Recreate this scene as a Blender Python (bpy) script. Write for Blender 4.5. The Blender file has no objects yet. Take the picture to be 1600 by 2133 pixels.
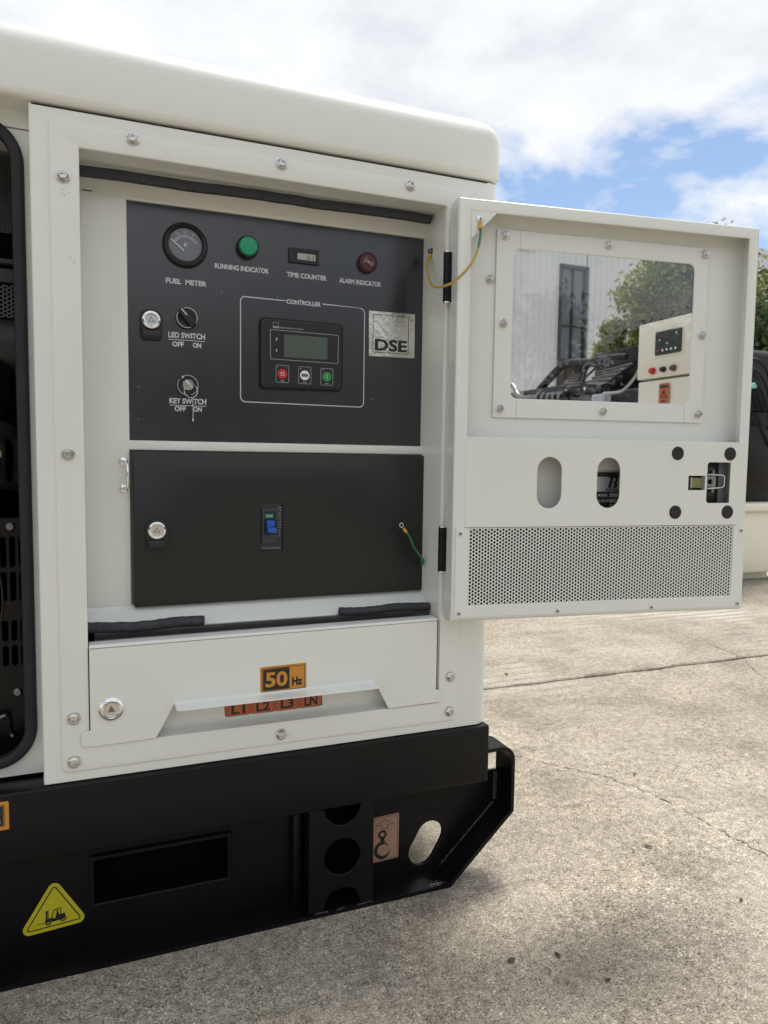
import bpy, bmesh, math, random
from mathutils import Vector, Matrix
from mathutils.geometry import tessellate_polygon
random.seed(7)
SC = bpy.context.scene
COL = SC.collection
PI = math.pi
H = 0.838                     # camera height above the concrete; machine parts are drawn with z = 0 at that height

# ------------------------------------------------------------------ camera
cam = bpy.data.cameras.new('camera'); camo = bpy.data.objects.new('camera', cam); COL.objects.link(camo)
cam.sensor_fit = 'VERTICAL'; cam.sensor_height = 36.0; cam.lens = 25.06
cam.clip_start = 0.05; cam.clip_end = 3000
R_ = Vector((0.93019324, -0.3668403, 0.0129899)); U_ = Vector((0.01551013, 0.07463606, 0.99709021)); W_ = Vector((0.36674239, 0.9272851, -0.07511569))
M_ = Matrix((R_, U_, -W_)).transposed().to_4x4(); M_.translation = Vector((0, -1.2, H)); camo.matrix_world = M_
cam.dof.use_dof = True; cam.dof.focus_distance = 1.38; cam.dof.aperture_fstop = 8.0
SC.camera = camo
SC.render.resolution_x = 768; SC.render.resolution_y = 1024

# ------------------------------------------------------------------ sky and sun
SUN_EL, SUN_AZ = math.radians(68), math.radians(50)      # azimuth from +Y towards +X
w = bpy.data.worlds.new('World'); SC.world = w; w.use_nodes = True
nt = w.node_tree; nt.nodes.clear()
def N(tree, kind, **kw):
    n = tree.nodes.new(kind)
    for k, v in kw.items():
        if k.startswith('i_'):
            key = k[2:]
            key = int(key) if key.isdigit() else key.replace('_', ' ')
            n.inputs[key].default_value = v
        else: setattr(n, k, v)
    return n
def ramp(tree, fac, stops, interp='LINEAR'):
    r = tree.nodes.new('ShaderNodeValToRGB'); r.color_ramp.interpolation = interp
    e = r.color_ramp.elements
    while len(e) > 1: e.remove(e[-1])
    for i, (p, c) in enumerate(stops):
        el = e[0] if i == 0 else e.new(p)
        el.position = p; el.color = (*c, 1) if len(c) == 3 else c
    tree.links.new(fac, r.inputs['Fac']); return r
out = N(nt, 'ShaderNodeOutputWorld')
sky = N(nt, 'ShaderNodeTexSky', sky_type='NISHITA', sun_disc=False)
sky.sun_elevation = SUN_EL; sky.sun_rotation = SUN_AZ; sky.air_density = 1.0; sky.dust_density = 0.6; sky.ozone_density = 1.5
bg1 = N(nt, 'ShaderNodeBackground', i_Strength=0.118)
nt.links.new(sky.outputs[0], bg1.inputs['Color'])
tc = N(nt, 'ShaderNodeTexCoord'); sp = N(nt, 'ShaderNodeSeparateXYZ'); nt.links.new(tc.outputs['Generated'], sp.inputs[0])
mx = N(nt, 'ShaderNodeMath', operation='MAXIMUM', i_1=0.0); nt.links.new(sp.outputs['Z'], mx.inputs[0])
ad = N(nt, 'ShaderNodeMath', operation='ADD', i_1=0.22); nt.links.new(mx.outputs[0], ad.inputs[0])
dx = N(nt, 'ShaderNodeMath', operation='DIVIDE'); nt.links.new(sp.outputs['X'], dx.inputs[0]); nt.links.new(ad.outputs[0], dx.inputs[1])
dy = N(nt, 'ShaderNodeMath', operation='DIVIDE'); nt.links.new(sp.outputs['Y'], dy.inputs[0]); nt.links.new(ad.outputs[0], dy.inputs[1])
cb = N(nt, 'ShaderNodeCombineXYZ'); nt.links.new(dx.outputs[0], cb.inputs[0]); nt.links.new(dy.outputs[0], cb.inputs[1])
mp = N(nt, 'ShaderNodeMapping'); mp.inputs['Location'].default_value = (4.235, 7.15, 3.0); nt.links.new(cb.outputs[0], mp.inputs[0])
big = N(nt, 'ShaderNodeTexNoise', i_Scale=0.75, i_Detail=2.0, i_Roughness=0.5); nt.links.new(mp.outputs[0], big.inputs['Vector'])
fine = N(nt, 'ShaderNodeTexNoise', i_Scale=2.6, i_Detail=9.0, i_Roughness=0.58, i_Distortion=0.25); nt.links.new(mp.outputs[0], fine.inputs['Vector'])
m1 = N(nt, 'ShaderNodeMath', operation='MULTIPLY', i_1=0.55); nt.links.new(big.outputs['Fac'], m1.inputs[0])
m2 = N(nt, 'ShaderNodeMath', operation='MULTIPLY_ADD', i_1=0.45); nt.links.new(fine.outputs['Fac'], m2.inputs[0]); nt.links.new(m1.outputs[0], m2.inputs[2])
cov = ramp(nt, m2.outputs[0], [(0.390, (0, 0, 0)), (0.428, (.55, .55, .55)), (0.465, (1, 1, 1))])
shd = N(nt, 'ShaderNodeTexNoise', i_Scale=3.4, i_Detail=8.0, i_Roughness=0.6); nt.links.new(mp.outputs[0], shd.inputs['Vector'])
ccol = ramp(nt, shd.outputs['Fac'], [(0.30, (.74, .78, .84)), (0.50, (.93, .955, .985)), (0.66, (1.02, 1.03, 1.04))])
bg2 = N(nt, 'ShaderNodeBackground', i_Strength=0.82); nt.links.new(ccol.outputs[0], bg2.inputs['Color'])
ms = N(nt, 'ShaderNodeMixShader'); nt.links.new(cov.outputs[0], ms.inputs[0]); nt.links.new(bg1.outputs[0], ms.inputs[1]); nt.links.new(bg2.outputs[0], ms.inputs[2])
nt.links.new(ms.outputs[0], out.inputs['Surface'])
sl = bpy.data.lights.new('sun', 'SUN'); sl.energy = 3.7; sl.angle = math.radians(20.0); sl.color = (1.0, 0.945, 0.865)
so = bpy.data.objects.new('sun', sl); COL.objects.link(so)
sd = Vector((math.sin(SUN_AZ) * math.cos(SUN_EL), math.cos(SUN_AZ) * math.cos(SUN_EL), math.sin(SUN_EL)))
so.rotation_euler = sd.to_track_quat('Z', 'Y').to_euler(); so.location = (0, 6, 12)
SC.view_settings.view_transform = 'Standard'; SC.view_settings.look = 'None'
SC.view_settings.exposure = 0.32; SC.view_settings.gamma = 1.0; SC.view_settings.use_curve_mapping = False

# ------------------------------------------------------------------ materials
MAT = {}
def base_mat(name, col, rough=0.5, metal=0.0, spec=0.5, bump=None, mottle=None, coat=0.0, wave=0):
    m = bpy.data.materials.new(name); m.use_nodes = True; t = m.node_tree
    p = t.nodes['Principled BSDF']
    p.inputs['Base Color'].default_value = (*col, 1); p.inputs['Roughness'].default_value = rough
    p.inputs['Metallic'].default_value = metal; p.inputs['Specular IOR Level'].default_value = spec
    p.inputs['Coat Weight'].default_value = coat; p.inputs['Coat Roughness'].default_value = 0.08
    tcn = N(t, 'ShaderNodeTexCoord')
    if mottle:                                   # (scale, amount, roughness amount): faint unevenness of colour and gloss
        n = N(t, 'ShaderNodeTexNoise', i_Scale=mottle[0], i_Detail=5.0, i_Roughness=0.6)
        t.links.new(tcn.outputs['Object'], n.inputs['Vector'])
        a = mottle[1]
        r = ramp(t, n.outputs['Fac'], [(0.3, tuple(c * (1 - a) for c in col)), (0.7, tuple(min(1, c * (1 + a)) for c in col))])
        t.links.new(r.outputs[0], p.inputs['Base Color'])
        if len(mottle) > 2:
            mr = N(t, 'ShaderNodeMapRange'); mr.inputs['To Min'].default_value = rough - mottle[2]; mr.inputs['To Max'].default_value = rough + mottle[2]
            t.links.new(n.outputs['Fac'], mr.inputs[0]); t.links.new(mr.outputs[0], p.inputs['Roughness'])
    if bump:
        n = N(t, 'ShaderNodeTexNoise', i_Scale=bump[0], i_Detail=2.0)
        t.links.new(tcn.outputs['Object'], n.inputs['Vector'])
        b = N(t, 'ShaderNodeBump', i_Strength=bump[1], i_Distance=bump[2] if len(bump) > 2 else 0.001)
        t.links.new(n.outputs['Fac'], b.inputs['Height']); t.links.new(b.outputs[0], p.inputs['Normal'])
        if wave:
            n2 = N(t, 'ShaderNodeTexNoise', i_Scale=wave, i_Detail=1.0); t.links.new(tcn.outputs['Object'], n2.inputs['Vector'])
            b2 = N(t, 'ShaderNodeBump', i_Strength=.35, i_Distance=.008); t.links.new(n2.outputs['Fac'], b2.inputs['Height'])
            t.links.new(b.outputs[0], b2.inputs['Normal']); t.links.new(b2.outputs[0], p.inputs['Normal'])
    MAT[name] = m
    return m
base_mat('cream_paint', (.738, .752, .712), 0.28, spec=.5, bump=(420, .09, .0006), mottle=(3, .006, .015), coat=.2, wave=5.0)
base_mat('black_panel', (.0035, .005, .010), 0.24, spec=1.05, bump=(1500, .12, .0004), mottle=(9, .12, .04))
base_mat('black_door', (.011, .011, .011), 0.36, spec=.45, bump=(1500, .10, .0004), mottle=(9, .12, .04))
base_mat('black_frame', (.0042, .0042, .005), 0.33, spec=.24, bump=(900, .08, .0005), mottle=(6, .25, .06))
base_mat('sunlit_yellow_cream', (.78, .745, .63), 0.35, bump=(200, .05, .001))  # yellowish cream, its colour also lightened and warmed to stand for sunlight
base_mat('black_rubber', (.014, .014, .016), 0.6, spec=.4, bump=(300, .2, .001), mottle=(40, .2))
base_mat('black_foam', (.032, .034, .042), 0.7, spec=.5, bump=(500, .5, .002), mottle=(120, .4))
base_mat('black_plastic', (.008, .0085, .011), 0.42, spec=.5, bump=(1800, .08, .0003))
base_mat('chrome', (.78, .78, .78), 0.12, metal=1.0)
base_mat('steel', (.62, .61, .59), 0.22, metal=1.0, mottle=(300, .15, .06))
base_mat('dark_steel', (.20, .20, .20), 0.4, metal=1.0, mottle=(200, .2, .06))
base_mat('socket_dark', (.03, .03, .03), 0.5)
base_mat('print_white', (.56, .57, .62), 0.5)
base_mat('print_black', (.012, .012, .013), 0.5)
base_mat('white_paint', (.78, .78, .77), 0.4)
base_mat('green_lens', (.010, .30, .13), 0.35, spec=.5)
base_mat('red_plastic', (.075, .013, .02), 0.4)
base_mat('red_button', (.50, .02, .025), 0.4)
base_mat('green_button', (.03, .25, .06), 0.4)
base_mat('off_green', (.012, .16, .09), 0.4)
base_mat('blue_toggle', (.012, .09, .46), 0.35)
base_mat('breaker_grey', (.030, .033, .037), 0.45)
base_mat('lcd_dark', (.075, .10, .085), 0.25)
base_mat('lcd_light', (.42, .43, .40), 0.3)
base_mat('orange_sticker', (.56, .235, .028), 0.4, mottle=(60, .05))
base_mat('red_orange_sticker', (.46, .115, .035), 0.4, mottle=(60, .05))
base_mat('yellow_sticker', (.52, .46, .018), 0.4, mottle=(60, .05))
base_mat('brown_sticker', (.36, .215, .15), 0.4, mottle=(60, .06))
base_mat('badge_metal', (.76, .74, .67), 0.20, metal=1.0, bump=(140, .35, .0014), mottle=(25, .18, .06))
base_mat('label_silver', (.55, .55, .57), 0.35, metal=.6)
base_mat('gauge_face', (.13, .14, .16), 0.12, spec=.7)  # dark dial lifted to grey, with the sky's reflection put into its colour
base_mat('wire_green', (.012, .15, .075), 0.4)
base_mat('wire_yellow', (.42, .31, .07), 0.4)
base_mat('lug_orange', (.60, .32, .05), 0.45)
base_mat('grey_plastic', (.20, .205, .21), 0.4)
base_mat('level_yellow', (.24, .24, .09), 0.3)
base_mat('dark_plate', (.05, .05, .052), 0.5)
base_mat('weld', (.05, .05, .05), 0.3, bump=(500, .8, .003))
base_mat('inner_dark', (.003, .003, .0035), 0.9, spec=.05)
base_mat('copper_edge', (.03, .012, .007), 0.6)
base_mat('hose_white', (.38, .39, .43), 0.4)
base_mat('cable_cyan', (.30, .62, .62), 0.5)
base_mat('bark', (.10, .075, .05), 0.9, bump=(20, .6, .02), mottle=(6, .4))
base_mat('warehouse_cladding', (.60, .62, .63), 0.45, mottle=(.35, .06, .05))
base_mat('warehouse_frame', (.03, .032, .036), 0.5)
base_mat('rust_brown', (.10, .07, .055), 0.7, mottle=(1.2, .4))
base_mat('joint_filler', (.05, .047, .042), 0.95, bump=(80, .6, .01), mottle=(14, .4))
base_mat('crack_dirt', (.075, .066, .055), 0.95, mottle=(60, .4))

def glass_mat(name, tint, rough=0.0, fres=1.45, haze=0.0):
    m = bpy.data.materials.new(name); m.use_nodes = True; t = m.node_tree; t.nodes.clear()
    o = N(t, 'ShaderNodeOutputMaterial'); tr = N(t, 'ShaderNodeBsdfTransparent'); tr.inputs[0].default_value = (*tint, 1)
    gl = N(t, 'ShaderNodeBsdfGlossy'); gl.inputs['Roughness'].default_value = rough
    fr = N(t, 'ShaderNodeFresnel', i_IOR=fres)
    ml = N(t, 'ShaderNodeMath', operation='MULTIPLY', i_1=1.3); t.links.new(fr.outputs[0], ml.inputs[0])   # two faces of the sheet
    mxs = N(t, 'ShaderNodeMixShader'); t.links.new(ml.outputs[0], mxs.inputs[0]); t.links.new(tr.outputs[0], mxs.inputs[1]); t.links.new(gl.outputs[0], mxs.inputs[2])
    t.links.new(mxs.outputs[0], o.inputs[0]); MAT[name] = m
glass_mat('acrylic', (.95, .955, .955), 0.01)
base_mat('smoked_acrylic', (.055, .054, .05), 0.15, spec=.7)
base_mat('dark_glass', (.06, .075, .095), 0.08, spec=.8)

def foliage(name, a, b, c):
    m = bpy.data.materials.new(name); m.use_nodes = True; t = m.node_tree; p = t.nodes['Principled BSDF']
    g = N(t, 'ShaderNodeNewGeometry')
    r = ramp(t, g.outputs['Random Per Island'], [(0.0, a), (0.55, b), (1.0, c)]); t.links.new(r.outputs[0], p.inputs['Base Color'])
    p.inputs['Roughness'].default_value = 0.5
    tl = N(t, 'ShaderNodeBsdfTranslucent'); t.links.new(r.outputs[0], tl.inputs['Color'])
    mxs = N(t, 'ShaderNodeMixShader'); mxs.inputs[0].default_value = 0.4
    o = t.nodes['Material Output']; t.links.new(p.outputs[0], mxs.inputs[1]); t.links.new(tl.outputs[0], mxs.inputs[2]); t.links.new(mxs.outputs[0], o.inputs[0])
    MAT[name] = m
foliage('leaves_bright', (.08, .13, .022), (.19, .24, .04), (.38, .36, .07))
foliage('leaves_dark', (.03, .06, .022), (.06, .105, .035), (.12, .15, .045))

def concrete():
    m = bpy.data.materials.new('concrete'); m.use_nodes = True; t = m.node_tree; L = t.links; p = t.nodes['Principled BSDF']
    tcn = N(t, 'ShaderNodeTexCoord'); ob = tcn.outputs['Object']
    def noise(s, d=4, rgh=.6, dist=0):
        n = N(t, 'ShaderNodeTexNoise', i_Scale=s, i_Detail=d, i_Roughness=rgh, i_Distortion=dist); L.new(ob, n.inputs['Vector']); return n.outputs['Fac']
    def mix(kind, f, a, b):
        n = N(t, 'ShaderNodeMix', data_type='RGBA', blend_type=kind)
        if isinstance(f, float): n.inputs[0].default_value = f
        else: L.new(f, n.inputs[0])
        L.new(a, n.inputs[6])
        if isinstance(b, tuple): n.inputs[7].default_value = (*b, 1)
        else: L.new(b, n.inputs[7])
        return n.outputs[2]
    tone = ramp(t, noise(1.1, 6, .62, .4), [(.28, (.262, .236, .196)), (.50, (.330, .300, .254)), (.72, (.386, .357, .308))]).outputs[0]
    patch = ramp(t, noise(4.3, 6, .65), [(.33, (.74, .73, .72)), (.5, (1, 1, 1)), (.72, (1.12, 1.12, 1.12))]).outputs[0]
    c = mix('MULTIPLY', 1.0, tone, patch)
    grain_f = noise(330, 4, .7)
    grain = ramp(t, grain_f, [(.34, (.22, .21, .20)), (.45, (.80, .79, .78)), (.56, (1.14, 1.14, 1.13)), (.68, (1.65, 1.62, 1.58))]).outputs[0]
    c = mix('MULTIPLY', 1.0, c, grain)
    def cells(sc, lo, mid, hi):
        v_ = N(t, 'ShaderNodeTexVoronoi', i_Scale=sc, i_Randomness=1.0); L.new(ob, v_.inputs['Vector'])
        q = N(t, 'ShaderNodeSeparateColor'); L.new(v_.outputs['Color'], q.inputs[0])
        return v_, ramp(t, q.outputs[0], [(0.0, lo), (.22, mid), (.75, mid), (1.0, hi)]).outputs[0]
    v, stone = cells(330.0, (.28, .26, .24), (.97, .96, .94), (1.75, 1.69, 1.58))
    v3, stone2 = cells(150.0, (.66, .64, .62), (1.0, 1.0, 1.0), (1.22, 1.19, 1.13))
    bare = ramp(t, noise(3.1, 6, .65, .3), [(.38, (.35, .35, .35)), (.60, (1, 1, 1))]).outputs[0]       # where the cement skin has worn off
    c = mix('MULTIPLY', bare, c, stone)
    c = mix('MULTIPLY', .7, c, stone2)
    mid = ramp(t, noise(46, 4, .65), [(.32, (.70, .69, .68)), (.5, (1, 1, 1)), (.68, (1.22, 1.22, 1.21))]).outputs[0]
    c = mix('MULTIPLY', 1.0, c, mid)
    mpn = N(t, 'ShaderNodeMapping'); mpn.inputs['Scale'].default_value = (1.2, 9.0, 1.0); mpn.inputs['Rotation'].default_value = (0, 0, .25); L.new(ob, mpn.inputs[0])
    sn = N(t, 'ShaderNodeTexNoise', i_Scale=1.6, i_Detail=6.0, i_Roughness=.7); L.new(mpn.outputs[0], sn.inputs['Vector'])
    scuff = ramp(t, sn.outputs['Fac'], [(.56, (1, 1, 1)), (.70, (.62, .61, .60))]).outputs[0]          # drag marks
    c = mix('MULTIPLY', .8, c, scuff)
    pit = ramp(t, noise(38, 3, .7), [(.635, (0, 0, 0)), (.70, (1, 1, 1))]).outputs[0]
    c = mix('MIX', mix('MULTIPLY', 1.0, pit, (.55, .55, .55)), c, (.12, .11, .10))
    st = ramp(t, noise(2.6, 7, .7, .6), [(.60, (0, 0, 0)), (.74, (1, 1, 1))]).outputs[0]
    c = mix('MIX', mix('MULTIPLY', 1.0, st, (.42, .42, .42)), c, (.16, .15, .14))
    # raked finish where the skin of the slab survives
    sepn = N(t, 'ShaderNodeSeparateXYZ'); L.new(ob, sepn.inputs[0])
    wv = N(t, 'ShaderNodeTexWave', wave_type='BANDS', bands_direction='Y', i_Scale=4.6, i_Distortion=1.6, i_Detail=3.0); wv.inputs['Detail Scale'].default_value = 1.6
    L.new(ob, wv.inputs['Vector'])
    msk = ramp(t, noise(.75, 5, .6), [(.50, (0, 0, 0)), (.62, (1, 1, 1))]).outputs[0]
    far = N(t, 'ShaderNodeMapRange'); far.inputs['From Min'].default_value = .7; far.inputs['From Max'].default_value = 1.5; L.new(sepn.outputs['Y'], far.inputs[0])
    fm = N(t, 'ShaderNodeMath', operation='MULTIPLY'); L.new(msk, fm.inputs[0]); L.new(far.outputs[0], fm.inputs[1])
    wr = ramp(t, wv.outputs['Fac'], [(.15, (.70, .69, .68)), (.45, (1.12, 1.12, 1.12)), (1, (1.18, 1.18, 1.18))]).outputs[0]
    c = mix('MIX', fm.outputs[0], c, mix('MULTIPLY', 1.0, mix('MIX', .6, c, (.46, .44, .395)), wr))
    L.new(c, p.inputs['Base Color']); p.inputs['Roughness'].default_value = .82; p.inputs['Specular IOR Level'].default_value = .35
    hs = N(t, 'ShaderNodeMath', operation='MULTIPLY_ADD', i_1=-1.0); L.new(v.outputs['Distance'], hs.inputs[0]); L.new(grain_f, hs.inputs[2])
    b = N(t, 'ShaderNodeBump', i_Strength=.45, i_Distance=.003); L.new(hs.outputs[0], b.inputs['Height'])
    b2 = N(t, 'ShaderNodeBump', i_Strength=.35, i_Distance=.02); L.new(noise(9, 6, .65), b2.inputs['Height']); L.new(b.outputs[0], b2.inputs['Normal'])
    L.new(b2.outputs[0], p.inputs['Normal'])
    MAT['concrete'] = m
concrete()

# ------------------------------------------------------------------ geometry helpers: each returns (verts, faces)
def join(*gs):
    V, F = [], []
    for v, f in gs:
        o = len(V); V += list(v); F += [tuple(i + o for i in q) for q in f]
    return V, F
def moved(g, d, rz=0.0, sc=1.0):
    c, s = math.cos(rz), math.sin(rz)
    return [((x * c - y * s) * sc + d[0], (x * s + y * c) * sc + d[1], z * sc + d[2]) for x, y, z in g[0]], g[1]
def area(p): return 0.5 * sum(p[i][0] * p[(i + 1) % len(p)][1] - p[(i + 1) % len(p)][0] * p[i][1] for i in range(len(p)))
def rnd(pts, r=0.0, n=5):
    """polygon with rounded corners; a point may carry its own radius as third value"""
    o = []
    k = len(pts)
    for i, q in enumerate(pts):
        rr = q[2] if len(q) > 2 else r
        p0, p1, p2 = (Vector(pts[(i + j) % k][:2]) for j in (-1, 0, 1))
        a, b = (p0 - p1), (p2 - p1)
        if rr <= 0 or a.length < 1e-9 or b.length < 1e-9: o.append(tuple(p1)); continue
        a.normalize(); b.normalize(); ang = a.angle(b)
        if abs(ang - PI) < 1e-3: o.append(tuple(p1)); continue
        d = rr / math.tan(ang / 2); c = p1 + (a + b).normalized() * (rr / math.sin(ang / 2))
        s, e = p1 + a * d - c, p1 + b * d - c
        t0 = math.atan2(s.y, s.x); dt = math.atan2(e.y, e.x) - t0
        dt = (dt + PI) % (2 * PI) - PI
        for j in range(n + 1):
            t = t0 + dt * j / n; o.append((c.x + rr * math.cos(t), c.y + rr * math.sin(t)))
    return o
def rect(x0, x1, z0, z1, r=0.0, n=4): return rnd([(x0, z0), (x1, z0), (x1, z1), (x0, z1)], r, n)
def circ(cx, cz, r, n=24, a0=0.0): return [(cx + r * math.cos(a0 + 2 * PI * i / n), cz + r * math.sin(a0 + 2 * PI * i / n)) for i in range(n)]
def oblong(cx, cz, hl, r, ang, n=10):
    o = []
    for s in (0, 1):
        for j in range(n + 1):
            t = -PI / 2 + PI * j / n + s * PI
            x, y = r * math.cos(t) + (hl if s == 0 else -hl), r * math.sin(t)
            o.append((cx + x * math.cos(ang) - y * math.sin(ang), cz + x * math.sin(ang) + y * math.cos(ang)))
    return o
def offset(p, d):
    o = []; n = len(p)
    for i in range(n):
        a, b, c = (Vector(p[(i + j) % n]) for j in (-1, 0, 1))
        e1, e2 = (b - a), (c - b)
        if e1.length < 1e-9 or e2.length < 1e-9: o.append(tuple(b)); continue
        e1.normalize(); e2.normalize()
        n1, n2 = Vector((-e1.y, e1.x)), Vector((-e2.y, e2.x))
        m = n1 + n2
        if m.length < 1e-6: o.append(tuple(b)); continue
        m.normalize(); k = max(0.35, m.dot(n1)); o.append(tuple(b + m * (d / k)))
    return o
def plate(outer, y, t, holes=(), b=0.0, nb=1):
    """sheet in the XZ plane, front (facing -Y) at y, t thick, edges eased by b"""
    loops = [outer if area(outer) > 0 else outer[::-1]] + [h if area(h) < 0 else h[::-1] for h in holes]
    V, F = [], []; front, back = [], []
    for lp in loops:
        rings = []
        if b > 0:
            for k in range(nb + 1):
                th = PI / 2 * k / nb
                rings.append((offset(lp, b * (1 - math.sin(th))) if k < nb else lp, y + b * (1 - math.cos(th))))
        else: rings.append((lp, y))
        rings.append((lp, y + t))
        idx = []
        for q, yy in rings:
            s = len(V); V += [(x, yy, z) for x, z in q]; idx.append(list(range(s, s + len(q))))
        n = len(lp)
        for a, c in zip(idx[:-1], idx[1:]):
            for i in range(n): F.append((a[i], a[(i + 1) % n], c[(i + 1) % n], c[i]))
        front.append(idx[0]); back.append(idx[-1])
    for which in (front, back):
        flat = [i for l in which for i in l]
        tri = tessellate_polygon([[Vector((V[i][0], V[i][2], 0)) for i in l] for l in which])
        F += [tuple(flat[i] for i in q) for q in tri]
    return V, F
def box(x0, x1, y0, y1, z0, z1, b=0.0, seg=2):
    bm = bmesh.new()
    vs = [bm.verts.new((x, y, z)) for x in (x0, x1) for y in (y0, y1) for z in (z0, z1)]
    for q in ((0, 1, 3, 2), (4, 6, 7, 5), (0, 4, 5, 1), (2, 3, 7, 6), (0, 2, 6, 4), (1, 5, 7, 3)): bm.faces.new([vs[i] for i in q])
    bmesh.ops.recalc_face_normals(bm, faces=bm.faces)
    if b > 0: bmesh.ops.bevel(bm, geom=list(bm.edges), offset=b, segments=seg, affect='EDGES', profile=0.5)
    bm.verts.index_update()
    r = [tuple(v.co) for v in bm.verts], [tuple(v.index for v in f.verts) for f in bm.faces]
    bm.free(); return r
def lathe(prof, c=(0, 0, 0), n=28, axis='y', a0=0.0, cap=True):
    """prof = (radius, along axis); axis y: negative is towards the viewer"""
    V, F = [], []
    for r, h in prof:
        for i in range(n):
            t = a0 + 2 * PI * i / n; a, b2 = r * math.cos(t), r * math.sin(t)
            V.append((c[0] + a, c[1] + h, c[2] + b2) if axis == 'y' else (c[0] + a, c[1] + b2, c[2] + h) if axis == 'z' else (c[0] + h, c[1] + a, c[2] + b2))
    for k in range(len(prof) - 1):
        for i in range(n): F.append((k * n + i, k * n + (i + 1) % n, (k + 1) * n + (i + 1) % n, (k + 1) * n + i))
    F.append(tuple(range(n)))
    if cap: F.append(tuple((len(prof) - 1) * n + i for i in range(n)))
    return V, F
def smooth(pts, k=6):
    P = [Vector(p) for p in pts]; o = []
    for i in range(len(P) - 1):
        a, b, c, d = P[max(i - 1, 0)], P[i], P[i + 1], P[min(i + 2, len(P) - 1)]
        for j in range(k):
            t = j / k
            o.append(0.5 * ((2 * b) + (c - a) * t + (2 * a - 5 * b + 4 * c - d) * t * t + (3 * b - a - 3 * c + d) * t ** 3))
    o.append(P[-1]); return o
def tube(pts, r, n=10, closed=False, r1=None):
    P = [Vector(p) for p in pts]; m = len(P); V, F = [], []
    up = None
    for i, p in enumerate(P):
        t = (P[(i + 1) % m] - P[i - 1]) if closed else (P[min(i + 1, m - 1)] - P[max(i - 1, 0)])
        t.normalize()
        if up is None:
            up = t.orthogonal().normalized()
        up = (up - t * up.dot(t)).normalized(); sd_ = t.cross(up)
        rr = r if r1 is None else r + (r1 - r) * i / (m - 1)
        for j in range(n):
            a = 2 * PI * j / n; V.append(tuple(p + up * (rr * math.cos(a)) + sd_ * (rr * math.sin(a))))
    for i in range(m if closed else m - 1):
        k = (i + 1) % m
        for j in range(n): F.append((i * n + j, i * n + (j + 1) % n, k * n + (j + 1) % n, k * n + j))
    if not closed: F.append(tuple(range(n))); F.append(tuple((m - 1) * n + j for j in range(n)))
    return V, F
def sweep_z(path, z0, z1, t=0.002):
    """vertical sheet following a plan path (x, y), t thick to the right hand of the path"""
    n = len(path); inner = offset_open(path, t); V = []
    for q in (path, inner):
        for x, y in q: V.append((x, y, z0))
        for x, y in q: V.append((x, y, z1))
    F = []
    for i in range(n - 1):
        F.append((i, i + 1, n + i + 1, n + i)); F.append((2 * n + i, 3 * n + i, 3 * n + i + 1, 2 * n + i + 1))
        F.append((i, 2 * n + i, 2 * n + i + 1, i + 1)); F.append((n + i, n + i + 1, 3 * n + i + 1, 3 * n + i))
    F += [(0, n, 3 * n, 2 * n), (n - 1, 3 * n - 1, 4 * n - 1, 2 * n - 1)]
    return V, F
def offset_open(p, d):
    o = []; n = len(p)
    for i in range(n):
        a, b, c = Vector(p[max(i - 1, 0)]), Vector(p[i]), Vector(p[min(i + 1, n - 1)])
        e = [v.normalized() for v in (b - a, c - b) if v.length > 1e-9]
        m = Vector((0, 0))
        for q in e: m += Vector((-q.y, q.x))
        m.normalize(); k = max(.4, m.dot(Vector((-e[0].y, e[0].x)))); o.append(tuple(b + m * (d / k)))
    return o
def sweep_y(path, y0, y1, t):
    """sheet following a path in XZ, running from y0 to y1"""
    v, f = sweep_z(path, y0, y1, t); return [(x, z, y) for x, y, z in v], f
def arc(cx, cy, r, a0, a1, n=6): return [(cx + r * math.cos(math.radians(a0 + (a1 - a0) * i / n)), cy + r * math.sin(math.radians(a0 + (a1 - a0) * i / n))) for i in range(n + 1)]

def mesh(name, g, mat, angle=35, mat2=None, pick=None):
    me = bpy.data.meshes.new(name); me.from_pydata(g[0], [], g[1])
    bm = bmesh.new(); bm.from_mesh(me); bmesh.ops.recalc_face_normals(bm, faces=bm.faces); bm.to_mesh(me); bm.free()
    me.polygons.foreach_set('use_smooth', [True] * len(me.polygons)); me.set_sharp_from_angle(angle=math.radians(angle))
    me.materials.append(MAT[mat])
    if mat2:
        me.materials.append(MAT[mat2])
        for p in me.polygons:
            if pick(p.index): p.material_index = 1
    me.update(); return me
GEN = None
def ob(name, g, mat, parent=None, loc=None, rot=None, **kw):
    me = g if isinstance(g, bpy.types.Mesh) else mesh(name, g, mat, **kw)
    o = bpy.data.objects.new(name, me); COL.objects.link(o)
    if parent is not None: o.parent = parent
    l = Vector(loc) if loc else Vector((0, 0, 0))
    if parent is GEN and GEN is not None: l = l + Vector((0, 0, H))
    o.location = l
    if rot: o.rotation_euler = rot
    return o
def tag(o, label, cat=None, group=None, kind=None):
    if label: o['label'] = label
    if cat: o['category'] = cat
    if group: o['group'] = group
    if kind: o['kind'] = kind
    return o
def empty(name, loc=(0, 0, 0)):
    o = bpy.data.objects.new(name, None); COL.objects.link(o); o.location = loc; o.empty_display_size = .1; return o
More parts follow.
